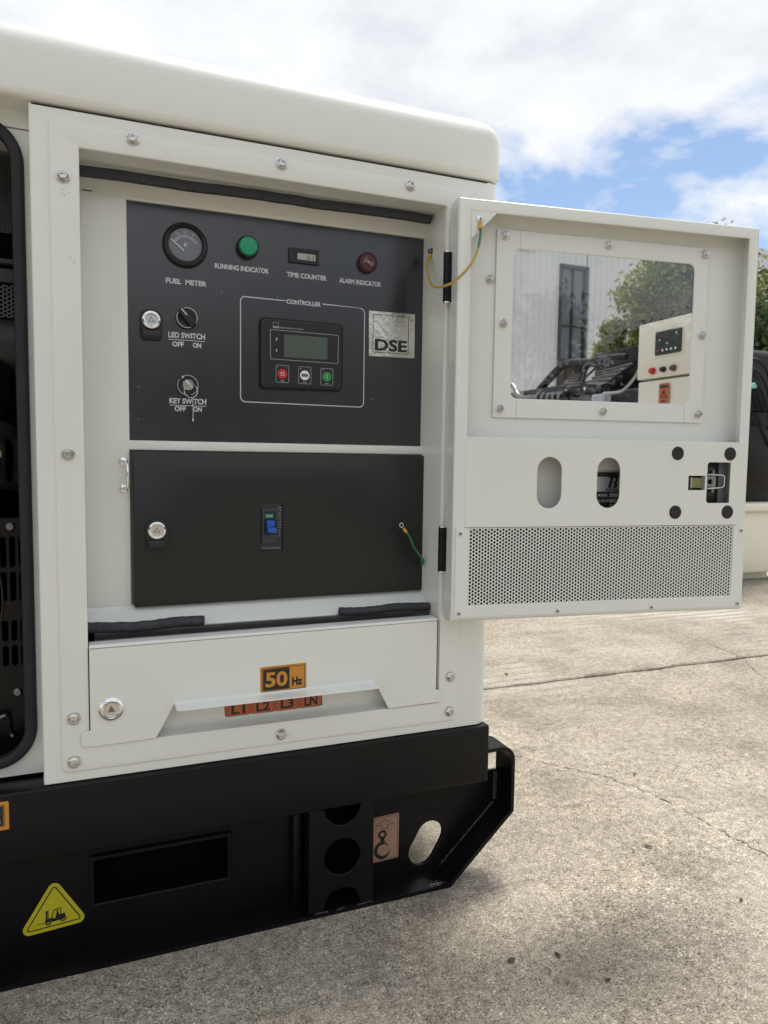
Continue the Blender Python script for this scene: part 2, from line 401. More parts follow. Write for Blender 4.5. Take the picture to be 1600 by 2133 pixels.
def lettering(body, x, z, y, mat, parent, w=None, h=0.008, bold=.034, align='L', name='lettering', t=0.0002):
    """flat printed text in the XZ plane at y: x, z = left (or centre) of the baseline, w = width, h = capital height"""
    cu = bpy.data.curves.new('txt', 'FONT'); cu.body = body; cu.size = 1.0; cu.offset = bold; cu.resolution_u = 3
    to = bpy.data.objects.new('txt', cu); COL.objects.link(to)
    me = bpy.data.meshes.new_from_object(to.evaluated_get(bpy.context.evaluated_depsgraph_get()))
    bpy.data.objects.remove(to); bpy.data.curves.remove(cu)
    xs = [v.co.x for v in me.vertices]; x0, x1 = min(xs), max(xs)
    ch = 0.73                                              # capital height of the built-in font at size 1
    sy = h / ch; sx = (w / (x1 - x0)) if w else sy
    wid = (x1 - x0) * sx; ox = x if align == 'L' else x - wid / 2
    for v in me.vertices: v.co = ((v.co.x - x0) * sx + ox, y - t, v.co.y * sy + z)
    me.materials.clear(); me.materials.append(MAT[mat]); me.name = name
    bm = bmesh.new(); bm.from_mesh(me)
    bmesh.ops.recalc_face_normals(bm, faces=bm.faces)
    for f in bm.faces:
        if f.normal.y > 0: f.normal_flip()
    bm.to_mesh(me); bm.free()
    return ob(name, me, None, parent)
def ring_line(loop, y, wd, t=.0003): return plate(loop, y - t, t, [offset(loop if area(loop) > 0 else loop[::-1], wd)])
def copies(proto_mesh, name, spots, parent, rots=None):
    for i, p in enumerate(spots): ob(name, proto_mesh, None, parent, p, rots[i] if rots else None)

# ------------------------------------------------------------------ ground
def slab(x0, x1, y0, y1):
    g = .011; e = []
    def run(a, b, fx):
        n = max(2, int(abs(b - a) / .035)); n = min(n, 160)
        return [fx(a + (b - a) * i / n, random.uniform(-.006, .006)) for i in range(n)]
    e += run(x0 + g, x1 - g, lambda s, j: (s, y0 + g + j)); e += run(y0 + g, y1 - g, lambda s, j: (x1 - g + j * .5, s))
    e += run(x1 - g, x0 + g, lambda s, j: (s, y1 - g + j)); e += run(y1 - g, y0 + g, lambda s, j: (x0 + g + j * .5, s))
    n = len(e); inner = offset(e, .006)
    V = [(x, y, 0) for x, y in inner] + [(x, y, -.005) for x, y in e] + [(x, y, -.06) for x, y in e]
    F = [tuple(range(n))] + [(i, (i + 1) % n, n + (i + 1) % n, n + i) for i in range(n)] + [(n + i, n + (i + 1) % n, 2 * n + (i + 1) % n, 2 * n + i) for i in range(n)]
    return V, F
gv = [(-900, -900, -.06), (900, -900, -.06), (900, 900, -.06), (-900, 900, -.06)]
ground = tag(ob('ground', (gv, [(0, 1, 2, 3)]), 'concrete'), None, kind='structure')
xs = [-22, -10.7, -4.7, 7.3, 14, 24, 40]; ys = [-16, -9, -3.96, 1.04, 6.04, 11, 19, 34]
for i in range(len(xs) - 1):
    for j in range(len(ys) - 1): ob('concrete_slab', slab(xs[i], xs[i + 1], ys[j], ys[j + 1]), 'concrete', ground)
def crack(pts, w0, seed):
    rg = random.Random(seed); P = smooth([(x, y, 0) for x, y in pts], 14); V, F = [], []
    for i, p in enumerate(P):
        t = (P[min(i + 1, len(P) - 1)] - P[max(i - 1, 0)]).normalized(); nn = Vector((-t.y, t.x, 0)); jj = rg.uniform(-.007, .007)
        ww = w0 * max(.08, rg.gauss(.7, .6))
        V += [tuple(p + nn * (jj - ww) + Vector((0, 0, .0015))), tuple(p + nn * (jj + ww) + Vector((0, 0, .0015)))]
    for i in range(len(P) - 1): F.append((2 * i, 2 * i + 1, 2 * i + 3, 2 * i + 2))
    return V, F
ob('crack', crack([(.95, .66), (1.087, .474), (1.20, .33), (1.245, .27), (1.287, .125), (1.30, -.03), (1.312, -.15), (1.35, -.6), (1.36, -1.3)], .0011, 3), 'crack_dirt', ground)
ob('crack', crack([(2.62, 1.55), (2.57, 1.10), (2.46, .9), (2.38, .762), (2.2, .3)], .0010, 5), 'crack_dirt', ground)

# ------------------------------------------------------------------ the generator set
GEN = tag(empty('generator_set'), 'cream silenced generator set on a black skid with its control door open', 'generator')
def rr_loop(x0, x1, y0, y1, r, n=6):
    return arc(x1 - r, y0 + r, r, -90, 0, n) + arc(x1 - r, y1 - r, r, 0, 90, n) + arc(x0 + r, y1 - r, r, 90, 180, n) + arc(x0 + r, y0 + r, r, 180, 270, n)
def stack(levels):
    V, F = [], []; n = len(levels[0][0])
    for lp, z in levels: V += [(x, y, z) for x, y in lp]
    for k in range(len(levels) - 1):
        for i in range(n): F.append((k * n + i, k * n + (i + 1) % n, (k + 1) * n + (i + 1) % n, (k + 1) * n + i))
    F += [tuple(range(n)), tuple((len(levels) - 1) * n + i for i in range(n))]
    return V, F
lv = []
for k in range(5):
    a = PI / 2 * k / 4; i = .012 * (1 - math.sin(a)); lv.append((rr_loop(-1.45 + i, .703 - i, -.010 + i, .88 - i, .03 - i * .8), .515 + .012 * (1 - math.cos(a))))
for k in range(9):
    a = PI / 2 * k / 8; i = .048 * (1 - math.cos(a)); lv.append((rr_loop(-1.45 + i, .703 - i, -.010 + i, .88 - i, max(.012, .03 - i * .4)), .583 + .048 * math.sin(a)))
ob('roof', stack(lv), 'cream_paint', GEN)

# front panel: sheet with the control opening, folded back at its left edge
OX0, OX1, OZ1 = -.0252, .5906, .458
fp = plate([(-.089, -.518), (.672, -.518), (.672, .512), (-.089, .512)], 0, .003, [rect(OX0 - .008, OX1 + .004, -.470, OZ1 + .006)])
front_panel = ob('front_panel', join(fp, sweep_z([(-.093, .046), (-.093, .004)] + arc(-.089, .004, .004, 180, 270, 4), -.518, .512, .0025),
    sweep_y([(-.089, .512), (.672, .512)], 0.0, .03, -.002)), 'cream_paint', GEN)
ob('end_wall', sweep_z(arc(.672, .03, .03, -90, 0, 8) + [(.702, .87), (-1.44, .87), (-1.44, .046)], -.518, .512, .003), 'cream_paint', GEN)
cover = ob('cover_plate', plate(rnd([(-.0665, -.503), (.6315, -.503), (.6345, .4935), (-.0665, .4945)], .010), -.0025, .0045,
    [rnd([(OX0, -.4635), (OX1, -.4635), (OX1, OZ1, .006), (OX0, OZ1, .001)], 0)], b=.0022, nb=3), 'cream_paint', GEN)
def bolt_mesh(rw=.0104, rh=.0086, hd=.0052):
    g = join(lathe([(rw, 0), (rw, -.0012), (rw - .001, -.0016), (rh, -.0016), (rh * .99, -.0026), (rh * .93, -.0036), (rh * .80, -.0046), (rh * .62, -.0016 - hd), (rh * .50, -.0018 - hd)], n=24))
    n0 = 24; V, F = list(g[0]), list(g[1][:-1])
    base = len(V) - n0; hx = [(.0042 * math.cos(PI / 3 * i), .0042 * math.sin(PI / 3 * i)) for i in range(6)]
    def hexpt(i):
        t = i * 6 / n0; k = int(t); f = t - k; a, b = hx[k % 6], hx[(k + 1) % 6]; return a[0] + (b[0] - a[0]) * f, a[1] + (b[1] - a[1]) * f
    y0 = -.0018 - hd
    for d in (y0, y0 + .0032):
        for i in range(n0): x, z = hexpt(i); V.append((x, d, z))
    for k in range(2):
        s0 = base + k * n0
        for i in range(n0): F.append((s0 + i, s0 + (i + 1) % n0, s0 + n0 + (i + 1) % n0, s0 + n0 + i))
    F.append(tuple(base + 2 * n0 + i for i in range(n0)))
    return mesh('bolt', (V, F), 'steel', 30)
BOLT = bolt_mesh()
for i, (x, z) in enumerate([(-.0476, .4125), (.0510, .4828), (.2838, .4826), (.5160, .4823), (-.0485, 0), (-.0478, -.4156), (-.0486, -.4858), (.2849, -.4850), (.6148, -.4153), (.6145, -.4838)]):
    ob('bolt', BOLT, None, cover, (x, -.0025, z), (0, random.uniform(0, 1), 0))
cg = random.Random(5); chips = []
for cx_, cz_, nn_, sp_ in ((-.0465, .3900, 12, .006), (-.0430, .2900, 5, .006), (-.0330, .2850, 4, .004), (-.0400, -.4900, 7, .004), (.3000, -.4900, 3, .006), (.100, .470, 2, .01)):
    for _ in range(nn_):
        x, z, r_ = cx_ + cg.gauss(0, sp_ * .5), cz_ + cg.gauss(0, sp_ * .6), cg.uniform(.0003, .0008); chips.append(plate([(x + r_ * cg.uniform(.6, 1.4) * math.cos(a * 1.05), z + r_ * cg.uniform(.6, 1.6) * math.sin(a * 1.05)) for a in range(6)], -.00275, .0003))
tag(ob('paint_chips', join(*chips), 'dark_steel', cover), None, kind='stuff')
# lining of the recess: ceiling, side walls, ledge
lin = join(sweep_y([(OX0 - .004, -.47), (OX0 - .004, OZ1 + .003), (OX1 + .0005, OZ1 + .003), (OX1 + .0005, -.47)], .0022, .105, -.002))
ob('recess_lining', lin, 'cream_paint', GEN)
lp = [(.0930, -.2560), (.0905, -.2600), (.0880, -.2635), (.0820, -.2680), (.0500, -.2868), (.0470, -.2890), (.0462, -.2915), (.0480, -.2915), (.0495, -.2895), (.0830, -.2700), (.0905, -.2650), (.0960, -.2560)]
V = [(x, y, z) for x in (OX0 - .003, OX1) for y, z in lp]; n = len(lp)
ob('ledge', (V, [(i, (i + 1) % n, n + (i + 1) % n, n + i) for i in range(n)] + [tuple(range(n)), tuple(range(n, 2 * n))]), 'cream_paint', GEN)
back_panel = ob('back_panel', plate([(OX0 - .003, -.264), (OX1, -.264), (OX1, -.2625), (.0440, -.2625), (.0440, .0085), (OX1, .0075), (OX1, .0248), (.0440, .0252), (.0440, .4235), (OX1, .4262), (OX1, OZ1 + .002), (OX0 - .003, OZ1 + .002)], .0905, .012, b=.0028, nb=3), 'cream_paint', GEN)
for z in (.4277, -.2635): ob('slot', box(-.024, -.0085, .0898, .0912, z - .0008, z + .0008), 'socket_dark', back_panel)
hd = ob('pull_handle', tube([(.0330, .0905, -.0115), (.0345, .078, -.0115)] + [(.0375, .0695, -.0135), (.0390, .0665, -.018), (.0392, .066, -.034), (.0390, .0665, -.051), (.0375, .0695, -.0555)] + [(.0345, .078, -.0575), (.0330, .0905, -.0575)], .0026, 12), 'chrome', GEN)
for z in (-.0115, -.0575): ob('rosette', lathe([(.0072, 0), (.0072, -.0015), (.0045, -.003), (.0028, -.0032)], (.0332, .0905, z)), 'chrome', hd)

# foam sealing strips
def foam(p0, p1, r, seed, flat=1.0):
    rg = random.Random(seed); n = 26; pts = []
    for i in range(n + 1):
        t = i / n; pts.append(Vector(p0).lerp(Vector(p1), t) + Vector((0, rg.uniform(-.0006, .0006), rg.uniform(-.0006, .0006) + .0018 * math.sin(t * 7 + seed))))
    return tube(pts, r, 14)
V, F = [], []; fpf = rect(-.006, .006, -.0080, .0080, .0035, 3); nf = len(fpf)
for i in range(41):
    t = i / 40; wob = .0007 * math.sin(t * 17) + random.uniform(-.0004, .0004)
    V += [(OX0 - .003 + (.583 - OX0 + .003) * t - (.004 * (b_ < 0) if i == 40 else 0), .048 + a, .4424 + .0055 * t + b_ + wob) for a, b_ in fpf]
F = [(i * nf + j, i * nf + (j + 1) % nf, (i + 1) * nf + (j + 1) % nf, (i + 1) * nf + j) for i in range(40) for j in range(nf)] + [tuple(range(nf)), tuple(range(40 * nf, 41 * nf))]
ob('foam_strip', (V, F), 'black_foam', GEN)
ob('foam_strip', foam((OX0 - .002, .0375, -.2825), (.1590, .0385, -.2840), .0088, 2), 'black_foam', GEN)
ob('foam_strip', foam((.4040, .0390, -.2835), (.5855, .0400, -.2855), .0078, 3), 'black_foam', GEN)
ob('acrylic_guard', join(plate([(-.0165, -.3035), (OX1 - .002, -.3035), (OX1 - .002, -.2905), (-.0165, -.2905)], .0400, .003, b=.0008)), 'smoked_acrylic', GEN)
ob('acrylic_edge', box(-.0165, OX1 - .002, .0390, .0432, -.3046, -.3034, .0004), 'grey_plastic', GEN)
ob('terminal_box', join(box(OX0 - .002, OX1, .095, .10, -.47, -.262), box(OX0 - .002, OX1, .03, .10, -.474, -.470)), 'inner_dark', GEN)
ob('terminal_strip', join(*[box(.02 + i * .062, .068 + i * .062, .06, .095, -.345, -.31, .002) for i in range(9)]), 'black_plastic', GEN)

# ------------------------------------------------------------------ control panel
CP = .0975
cpan = ob('control_panel', plate(rect(.0440, OX1 - .0006, .0235, .4255), CP, .003), 'black_panel', GEN)
for b_, x0, x1, z, hh in [('FUEL  METER', .1063, .1744, .2950, .0085), ('RUNNING INDICATOR', .1885, .2841, .3284, .0086), ('TIME COUNTER', .3173, .3928, .3271, .0086), ('ALARM INDICATOR', .4172, .5010, .3266, .0086),
        ('LED SWITCH', .1094, .1714, .2037, .0092), ('OFF', .1158, .1353, .1886, .0084), ('ON', .1503, .1647, .1886, .0084), ('KEY SWITCH', .1101, .1728, .0909, .0092), ('OFF', .1187, .1380, .0777, .0084), ('ON', .1504, .1650, .0777, .0084), ('CONTROLLER', .3167, .3817, .2790, .0078)]:
    lettering(b_, x0, z, CP, 'print_white', cpan, x1 - x0, hh)
for x0, x1, z in ((.1095, .1713, .2000), (.1105, .1725, .0874)): ob('underline', box(x0, x1, CP - .0003, CP + .0005, z - .0005, z + .0005), 'print_white', cpan)
# frame line round the controller, interrupted for the word
fl = rnd([(.2322, .0975), (.4688, .0962), (.4690, .2830), (.2326, .2855)], .0095, 6)
inn = offset(fl, .0017)
k = len(fl); V, F = [], []
for (x, z), (x2, z2) in zip(fl, inn): V += [(x, CP - .0003, z), (x2, CP - .0003, z2)]
for i in range(k):
    a, b_ = fl[i], fl[(i + 1) % k]
    if a[1] > .27 and b_[1] > .27 and abs(a[0] - b_[0]) > .05:
        for s0, s1 in ((b_[0], .3155), (.3850, a[0])):
            z0 = .2846; V += [(s0, CP - .0003, z0 + .0003), (s1, CP - .0003, z0 - .0003 + (0 if s1 < .33 else -.0008)), (s1, CP - .0003, z0 - .0019), (s0, CP - .0003, z0 - .0016)]
            F.append(tuple(range(len(V) - 4, len(V))))
    else: F.append((2 * i, 2 * ((i + 1) % k), 2 * ((i + 1) % k) + 1, 2 * i + 1))
ob('frame_line', (V, F), 'print_white', cpan)
for x, z in ((.2005, .2875), (.3005, .2895), (.0600, .1165), (.0588, .0615), (.4850, .1135), (.3420, .2900)):
    ob('paint_fleck', plate(circ(x, z, .0007, 6), CP - .0003, .0003), 'print_white', cpan)
# fuel meter
c = (.1385, CP, .3605)
fm = ob('fuel_meter', lathe([(.0375, 0), (.0378, -.004), (.0362, -.0085), (.0335, -.0105), (.0318, -.0108), (.0300, -.0118), (.0286, -.0100), (.0276, -.0045)], c, 40, cap=False), 'black_plastic', GEN)
ob('dial', lathe([(.0279, -.0050), (.0278, -.0052)], c, 36), 'gauge_face', fm)
def dash(x0, z0, x1, z1, w_, y):
    a, b_ = Vector((x0, z0)), Vector((x1, z1)); nn = (b_ - a).normalized(); nn = Vector((-nn.y, nn.x)) * w_ / 2
    return plate([tuple(a - nn), tuple(b_ - nn), tuple(b_ + nn), tuple(a + nn)], y, .0002)
yd = CP - .0060
def pol(r, a): return c[0] + r * math.cos(math.radians(a)), c[2] - .005 + r * math.sin(math.radians(a))
ms_ = []
for r_, lo, hi in ((.0205, 28, 152), (.0178, 30, 150)):
    av = [pol(r_, lo + (hi - lo) * i / 14) for i in range(15)]; ms_ += [dash(*av[i], *av[i + 1], .0010, yd) for i in range(14)]
for a in (28, 59, 90, 121, 152): ms_.append(dash(*pol(.0190, a), *pol(.0228, a), .0010, yd))
for a in (60, 90, 120): ms_.append(dash(*pol(.0162, a), *pol(.0185, a), .0007, yd))
ms_.append(plate(rect(c[0] - .0022, c[0] + .0015, c[2] - .0030, c[2] + .0035, .0004), yd, .0002, [rect(c[0] - .0014, c[0] + .0007, c[2] + .0008, c[2] + .0026)])); ms_.append(dash(c[0] + .0018, c[2] - .002, c[0] + .0030, c[2] + .003, .0005, yd))
ob('scale', join(*ms_), 'print_white', fm)
for s_, a in (('1/4', 121), ('1/2', 90), ('3/4', 59)): lettering(s_, pol(.0262, a)[0], pol(.0262, a)[1] - .0012, yd + .0002, 'print_white', fm, h=.0034, bold=.01, align='C', name='numeral')
ob('needle', dash(c[0] - .0232, c[2] + .0062, c[0] - .0025, c[2] - .0105, .0016, yd - .0016), 'white_paint', fm)
# lamps, counter, sounder
rl = ob('running_lamp', lathe([(.0195, 0), (.0195, -.008), (.0182, -.0125), (.0166, -.0135), (.0162, -.0115)], (.2452, CP, .3690), 32), 'black_plastic', GEN)
ob('lens', lathe([(.0164, -.011), (.0163, -.0150), (.0150, -.0172), (.010, -.0184), (.003, -.0187)], (.2452, CP, .3690), 32), 'green_lens', rl)
tcn_ = ob('time_counter', plate(rect(.3200, .3770, .3523, .3787, .002), CP - .0045, .0045, [rect(.3362, .3705, .3590, .3706)], b=.0012, nb=2), 'black_plastic', GEN)
ob('display', plate(rect(.3360, .3707, .3588, .3708), CP - .0028, .001), 'lcd_light', tcn_)
lettering('0.1', .3535, .3606, CP - .0028, 'print_black', tcn_, .0130, .0078, 0, name='digits')
ob('terminal_mark', box(.3250, .3275, CP - .0048, CP - .0040, .3640, .3685), 'socket_dark', tcn_)
al = ob('alarm_buzzer', lathe([(.0188, 0), (.0188, -.007), (.0170, -.0110), (.0155, -.0116), (.0150, -.0106), (.013, -.0110), (.002, -.0112)], (.4715, CP, .3672), 32), 'red_plastic', GEN)
sg = []
for r_ in (.0036, .0062, .0088):
    for lo in (115, 295):
        av = [(.4715 + r_ * math.cos(math.radians(lo + 75 * i / 8)), .3672 + r_ * math.sin(math.radians(lo + 75 * i / 8))) for i in range(9)]
        sg += [dash(*av[i], *av[i + 1], .0006, CP - .0116) for i in range(8)]
sg.append(plate(circ(.4715, .3672, .0022, 14), CP - .0116, .0002, [circ(.4715, .3672, .0012, 10)]))
ob('sound_symbol', join(*sg), 'print_white', al)
ob('sound_hole', join(*[plate(circ(.4715 + .0125 * math.cos(a * PI / 4 + .3), .3672 + .0125 * math.sin(a * PI / 4 + .3), .0011, 8), CP - .0113, .0002) for a in range(8)]), 'socket_dark', al)
# rotary switches
def arcline(cx, cz, r, a0, a1, w_, y):
    av = [(cx + r * math.cos(math.radians(a0 + (a1 - a0) * i / 30)), cz + r * math.sin(math.radians(a0 + (a1 - a0) * i / 30))) for i in range(31)]
    return join(*[dash(*av[i], *av[i + 1], w_, y) for i in range(30)])
sw = ob('led_switch', lathe([(.0185, 0), (.0185, -.005), (.0165, -.0075), (.0160, -.0072), (.002, -.0074)], (.1402, CP, .2375), 32), 'black_plastic', GEN)
ob('ring', join(arcline(.1402, .2375, .0170, -28, 112, .0011, CP - .0080), arcline(.1402, .2375, .0170, 150, 295, .0011, CP - .0080)), 'print_white', sw)
kn = box(-.0058, .0058, -.0145, -.0072, -.0170, .0170, .0018)
ca, sa = math.cos(math.radians(40)), math.sin(math.radians(40))
ob('knob', ([(.1402 + x * ca - z * sa, CP + y, .2375 + x * sa + z * ca) for x, y, z in kn[0]], kn[1]), 'black_plastic', sw)
ob('pointer', dash(.1402 - .0100, .2375 + .0135, .1402 - .0010, .2375 + .0032, .0019, CP - .0149), 'print_white', sw)
ks = ob('key_switch', lathe([(.0185, 0), (.0185, -.005), (.0165, -.0075), (.0160, -.0072), (.002, -.0074)], (.1407, CP, .1220), 32), 'black_plastic', GEN)
ob('ring', join(arcline(.1407, .1220, .0172, -72, 118, .0009, CP - .0078), arcline(.1407, .1220, .0172, 142, 268, .0009, CP - .0078)), 'print_white', ks)
ob('index_dot', plate(circ(.1407 - .0085, .1220 + .0138, .0020, 12), CP - .0080, .0004), 'print_white', ks)
ob('barrel', lathe([(.0095, -.007), (.0095, -.0105), (.0088, -.0112), (.0080, -.0112), (.002, -.0108)], (.1410, CP, .1228), 28), 'steel', ks)
kb = box(-.0016, .0016, -.020, -.0105, -.0088, .0088, .0006)
ob('key_bow', ([(.1414 + x * ca - z * sa, CP + y, .1226 + x * sa + z * ca) for x, y, z in kb[0]], kb[1]), 'steel', ks)

def paddle_lock(name, cx, cz, y, parent, hpad=.033, s=1.0):
    """chrome quarter-turn lock with a black finger pad under it"""
    pad = rnd([(cx - .0185, cz + .004), (cx - .0185, cz - .016), (cx - .0165, cz - hpad, .006), (cx + .0165, cz - hpad, .006), (cx + .0185, cz - .016), (cx + .0185, cz + .004), (cx + .0150, cz + .0150, .010), (cx, cz + .0205, .010), (cx - .0150, cz + .0150, .010)], 0)
    o = ob(name, join(plate(pad, y - .006, .006, b=.0022, nb=2), plate(rnd([(cx - .0165, cz - .017), (cx + .0165, cz - .017), (cx + .0150, cz - hpad + .003, .004), (cx - .0150, cz - hpad + .003, .004)], .001), y - .011, .006, b=.002, nb=2)), 'black_plastic', parent)
    ob('escutcheon', lathe([(.0160, -.006), (.0160, -.0085), (.0145, -.0110), (.0118, -.0118), (.0108, -.0112), (.0102, -.0080), (.002, -.0078)], (cx, y, cz), 32), 'chrome', o)
    ob('cylinder', join(lathe([(.0092, -.007), (.0092, -.0092), (.0086, -.0098), (.002, -.0098)], (cx, y, cz), 26)), 'steel', o)
    ob('triangle_mark', plate([(cx - .0050, cz - .0034), (cx + .0050, cz - .0034), (cx, cz + .0060)], y - .0103, .0006, [[(cx - .0034, cz - .0025), (cx + .0034, cz - .0025), (cx, cz + .0040)]]), 'dark_steel', o)
    return o
paddle_lock('panel_lock', .0812, .2287, CP, GEN)

# controller module
s = .9915
def K(x, z): return x * s, z * s
BZ = rnd([K(.2695, .1240), K(.4262, .1255), K(.4268, .2510), K(.2690, .2522)], .0085, 6)
ctl = ob('controller', plate(BZ, CP - .0125, .0125, b=.006, nb=5), 'black_plastic', GEN)
yc = CP - .0125
ob('keypad', plate(rnd([K(.2815, .1300), K(.4215, .1310), K(.4220, .2455), K(.2812, .2462)], .004), yc - .0006, .0012, b=.0004), 'black_plastic', ctl)
yk = yc - .0006
ob('window_line', ring_line(rnd([K(.2868, .1770), K(.4155, .1762), K(.4160, .2288), K(.2864, .2300)], .0018), yk, .0005), 'print_white', ctl)
ob('screen', plate(rect(.3120 * s, .3945 * s, .1822 * s, .2228 * s, .0012), yk - .0004, .0006), 'lcd_dark', ctl)
lettering('Deep Sea Electronics', .3035 * s, .2335 * s, yk, 'print_white', ctl, .0440, .0025, 0)
lettering('DSE', .2922 * s, .2335 * s, yk, 'print_white', ctl, .0088, .0030, .02)
ob('logo_frame', ring_line(rect(.2916 * s, .3016 * s, .2330 * s, .2432 * s), yk, .0003), 'print_white', ctl)
for z, d in ((.2125, 1), (.1935, -1)):
    ar = [(-.0016, .0004), (.0016, .0004), (0, .0036)]
    st = [(-.0004, -.0030), (.0004, -.0030), (.0004, .0010), (-.0004, .0010)]
    ob('arrow', join(*[plate([(.2980 * s + x, z * s + d * q) for x, q in sh], yk - .0006, .0005) for sh in (ar, st)]), 'print_white', ctl)
    ob('arrow_key', lathe([(.0055, 0), (.0052, -.0004), (.001, -.0005)], (.2980 * s, yk, z * s), 20), 'black_plastic', ctl)
for x, z, m_, tx in ((.3091, .1515, 'red_button', 'Stop'), (.3512, .1510, 'white_paint', 'Auto'), (.3937, .1507, 'green_button', 'Start')):
    x *= s; z *= s
    ob('key_frame', ring_line(rect(x - .0118, x + .0118, z - .0155, z + .0155, .0015), yk, .0004), 'print_white', ctl)
    ob('button', lathe([(.0088, 0), (.0088, -.0006), (.0083, -.0010), (.001, -.0010)], (x, yk, z), 28), m_, ctl)
    lettering(tx, x, z - .0136, yk, 'print_white', ctl, h=.0027, bold=0, align='C')
    if tx == 'Stop': ob('zero_mark', plate(circ(x, z, .0036, 20), yk - .0013, .0003, [circ(x, z, .0024, 16)]), 'print_white', ctl)
    if tx == 'Start': ob('one_mark', box(x - .0005, x + .0005, yk - .0013, yk - .001, z - .0042, z + .0042), 'print_white', ctl)
    if tx == 'Auto':
        ob('auto_mark', plate(rect(x - .0064, x + .0064, z - .0026, z + .0026, .0022), yk - .0013, .0003), 'print_black', ctl)
        lettering('AUTO', x, z - .0013, yk - .0013, 'print_white', ctl, .0098, .0026, 0, 'C')
    sy = {'Stop': '-', 'Auto': 'v', 'Start': '+'}[tx]
    lettering(sy, x - .0085, z + .0108, yk, 'print_white', ctl, h=.0042, bold=0, name='key_symbol')
    ob('key_lamp', plate(circ(x + .0080, z + .0115, .0009, 10), yk - .0003, .0003), 'dark_steel', ctl)
# maker's metal badge
bd = ob('badge', plate(rnd([(.4775, .1950), (.5725, .1962), (.5725, .2808), (.4768, .2800)], .0005), CP - .0009, .0009), 'badge_metal', GEN)
ob('badge_frame', ring_line(rect(.4850, .5595, .2025, .2745), CP - .0010, .0009), 'print_black', bd)
lettering('DSE', .4895, .2072, CP - .0010, 'print_black', bd, .0670, .0215, .035)
ob('registered_mark', join(plate(circ(.5655, .2690, .0025, 18), CP - .0012, .0003, [circ(.5655, .2690, .0020, 16)]), plate(circ(.5655, .2690, .0010, 8), CP - .0012, .0003)), 'print_black', bd)

# ------------------------------------------------------------------ breaker compartment
ob('breaker_frame', plate(rect(.0440, OX1 - .0005, -.2580, .0080), .0885, .004, b=.001), 'black_panel', GEN)
BY = .0790
brk = ob('breaker_door', plate(rect(.0478, OX1 - .0012, -.2608, .0056, .001), BY, .0092, [rect(.2659, .3068, -.1710, -.0835)], b=.0014, nb=2), 'black_door', GEN)
cbk = ob('circuit_breaker', join(plate(rect(.262, .311, -.175, -.080), .0845, .01), plate(rect(.2682, .2978, -.1585, -.0925, .0015), .0795, .006, [rect(.2735, .2925, -.1400, -.1000)], b=.001)), 'breaker_grey', GEN)
ob('toggle_slot', plate(rect(.2735, .2925, -.1400, -.1000), .0830, .001), 'print_black', cbk)
ob('off_flag', plate(rect(.2742, .2905, -.1118, -.1033), .0815, .001), 'off_green', cbk)
lettering('OFF', .2762, -.1098, .0815, 'print_white', cbk, .0115, .0042, 0)
tg = box(-.0075, .0075, 0, .014, -.010, .006, .0022); tg2 = box(-.0085, .0085, -.011, .006, -.0135, -.0035, .0026)
ob('toggle', moved(join(box(-.0072, .0072, .001, .010, -.012, .0085, .001), tg2), (.2835, .0725, -.1240)), 'blue_toggle', cbk)
lettering('TECHNICAL DATA SHEET SEE INSIDE', .2680, -.1678, .0845, 'print_white', cbk, .036, .0016, 0)
for i in range(11):
    z = -.0935 - i * .0052
    lettering(['Ui 800V', 'In 63A', '230V', '400V', 'Icu 25', 'Ics 18', 'Cat A', '50Hz', 'IEC', 'T40', '3P'][i], .2995, z, .0845, 'print_white', cbk, h=.0019, bold=0)
paddle_lock('breaker_lock', .0855, -.1280, BY, GEN, hpad=.0335)
# spare earth lead
wp = smooth([(.5405, .052, -.1395), (.5480, .050, -.1500), (.5600, .055, -.1720), (.5745, .056, -.1895), (.5818, .056, -.2000), (.5800, .062, -.2065), (.5835, .074, -.2040), (.5890, .083, -.2005)], 6)
el = ob('earth_lead', tube(wp, .0021, 10), 'wire_green', GEN)
ob('lug_sleeve', tube([(.5365, .053, -.1335), (.5420, .0520, -.1415)], .0031, 10), 'lug_orange', el)
tr = []
for i in range(20):
    a = 2 * PI * i / 20; tr.append((.5322 + .0036 * math.cos(a), .0535 + .0006 * math.sin(a), -.1275 + .0042 * math.sin(a)))
ob('ring_terminal', tube(tr, .0008, 8, True), 'chrome', el)
ob('lead_anchor', lathe([(.0052, 0), (.0052, -.002), (.003, -.004), (.001, -.0042)], (.5895, .083, -.2005), 14, 'x'), 'lug_orange', el)

# ------------------------------------------------------------------ terminal cover with its bent grip
CV = -.0062
tcov = ob('terminal_cover', join(
    plate(rnd([(-.0238, -.3045), (-.0238, -.4375, .001), (-.0300, -.4375, .004), (-.0372, -.4410, .006), (-.0372, -.4635, .007), (.0755, -.4628, .003), (.1045, -.4095, .002), (.4585, -.4085, .002), (.4865, -.4620, .003), (.5960, -.4615, .007), (.5960, -.4400, .007), (.5868, -.4375, .002), (.5832, -.4365), (.5832, -.3030), ], 0), CV, .0022, b=.0006),
    sweep_y([(-.0238, -.3045), (.5832, -.3030)], CV + .004, .022, .002)), 'cream_paint', GEN)
lip = []
for k_ in range(7):
    a = PI / 2 * k_ / 6; lip.append((CV + .001 - .0045 * math.sin(a) * 1.0, -.4045 - .0045 * (1 - math.cos(a)) * 1.0))
V, F = [], []
prof = [(CV + .0002, -.4020)] + [(CV - .0040 + .0040 * math.cos(PI / 2 * k_ / 5), -.4050 - .0040 * math.sin(PI / 2 * k_ / 5)) for k_ in range(6)] + [(CV - .034, -.4103)]
def lipstrip(x0, x1, dz):
    o = []
    n = len(prof)
    for x, e in ((x0, 0), (x1, 0)):
        o += [(x, y, z + dz) for y, z in prof]
    return o
A = lipstrip(.1055, .4575, .0004); n = len(prof)
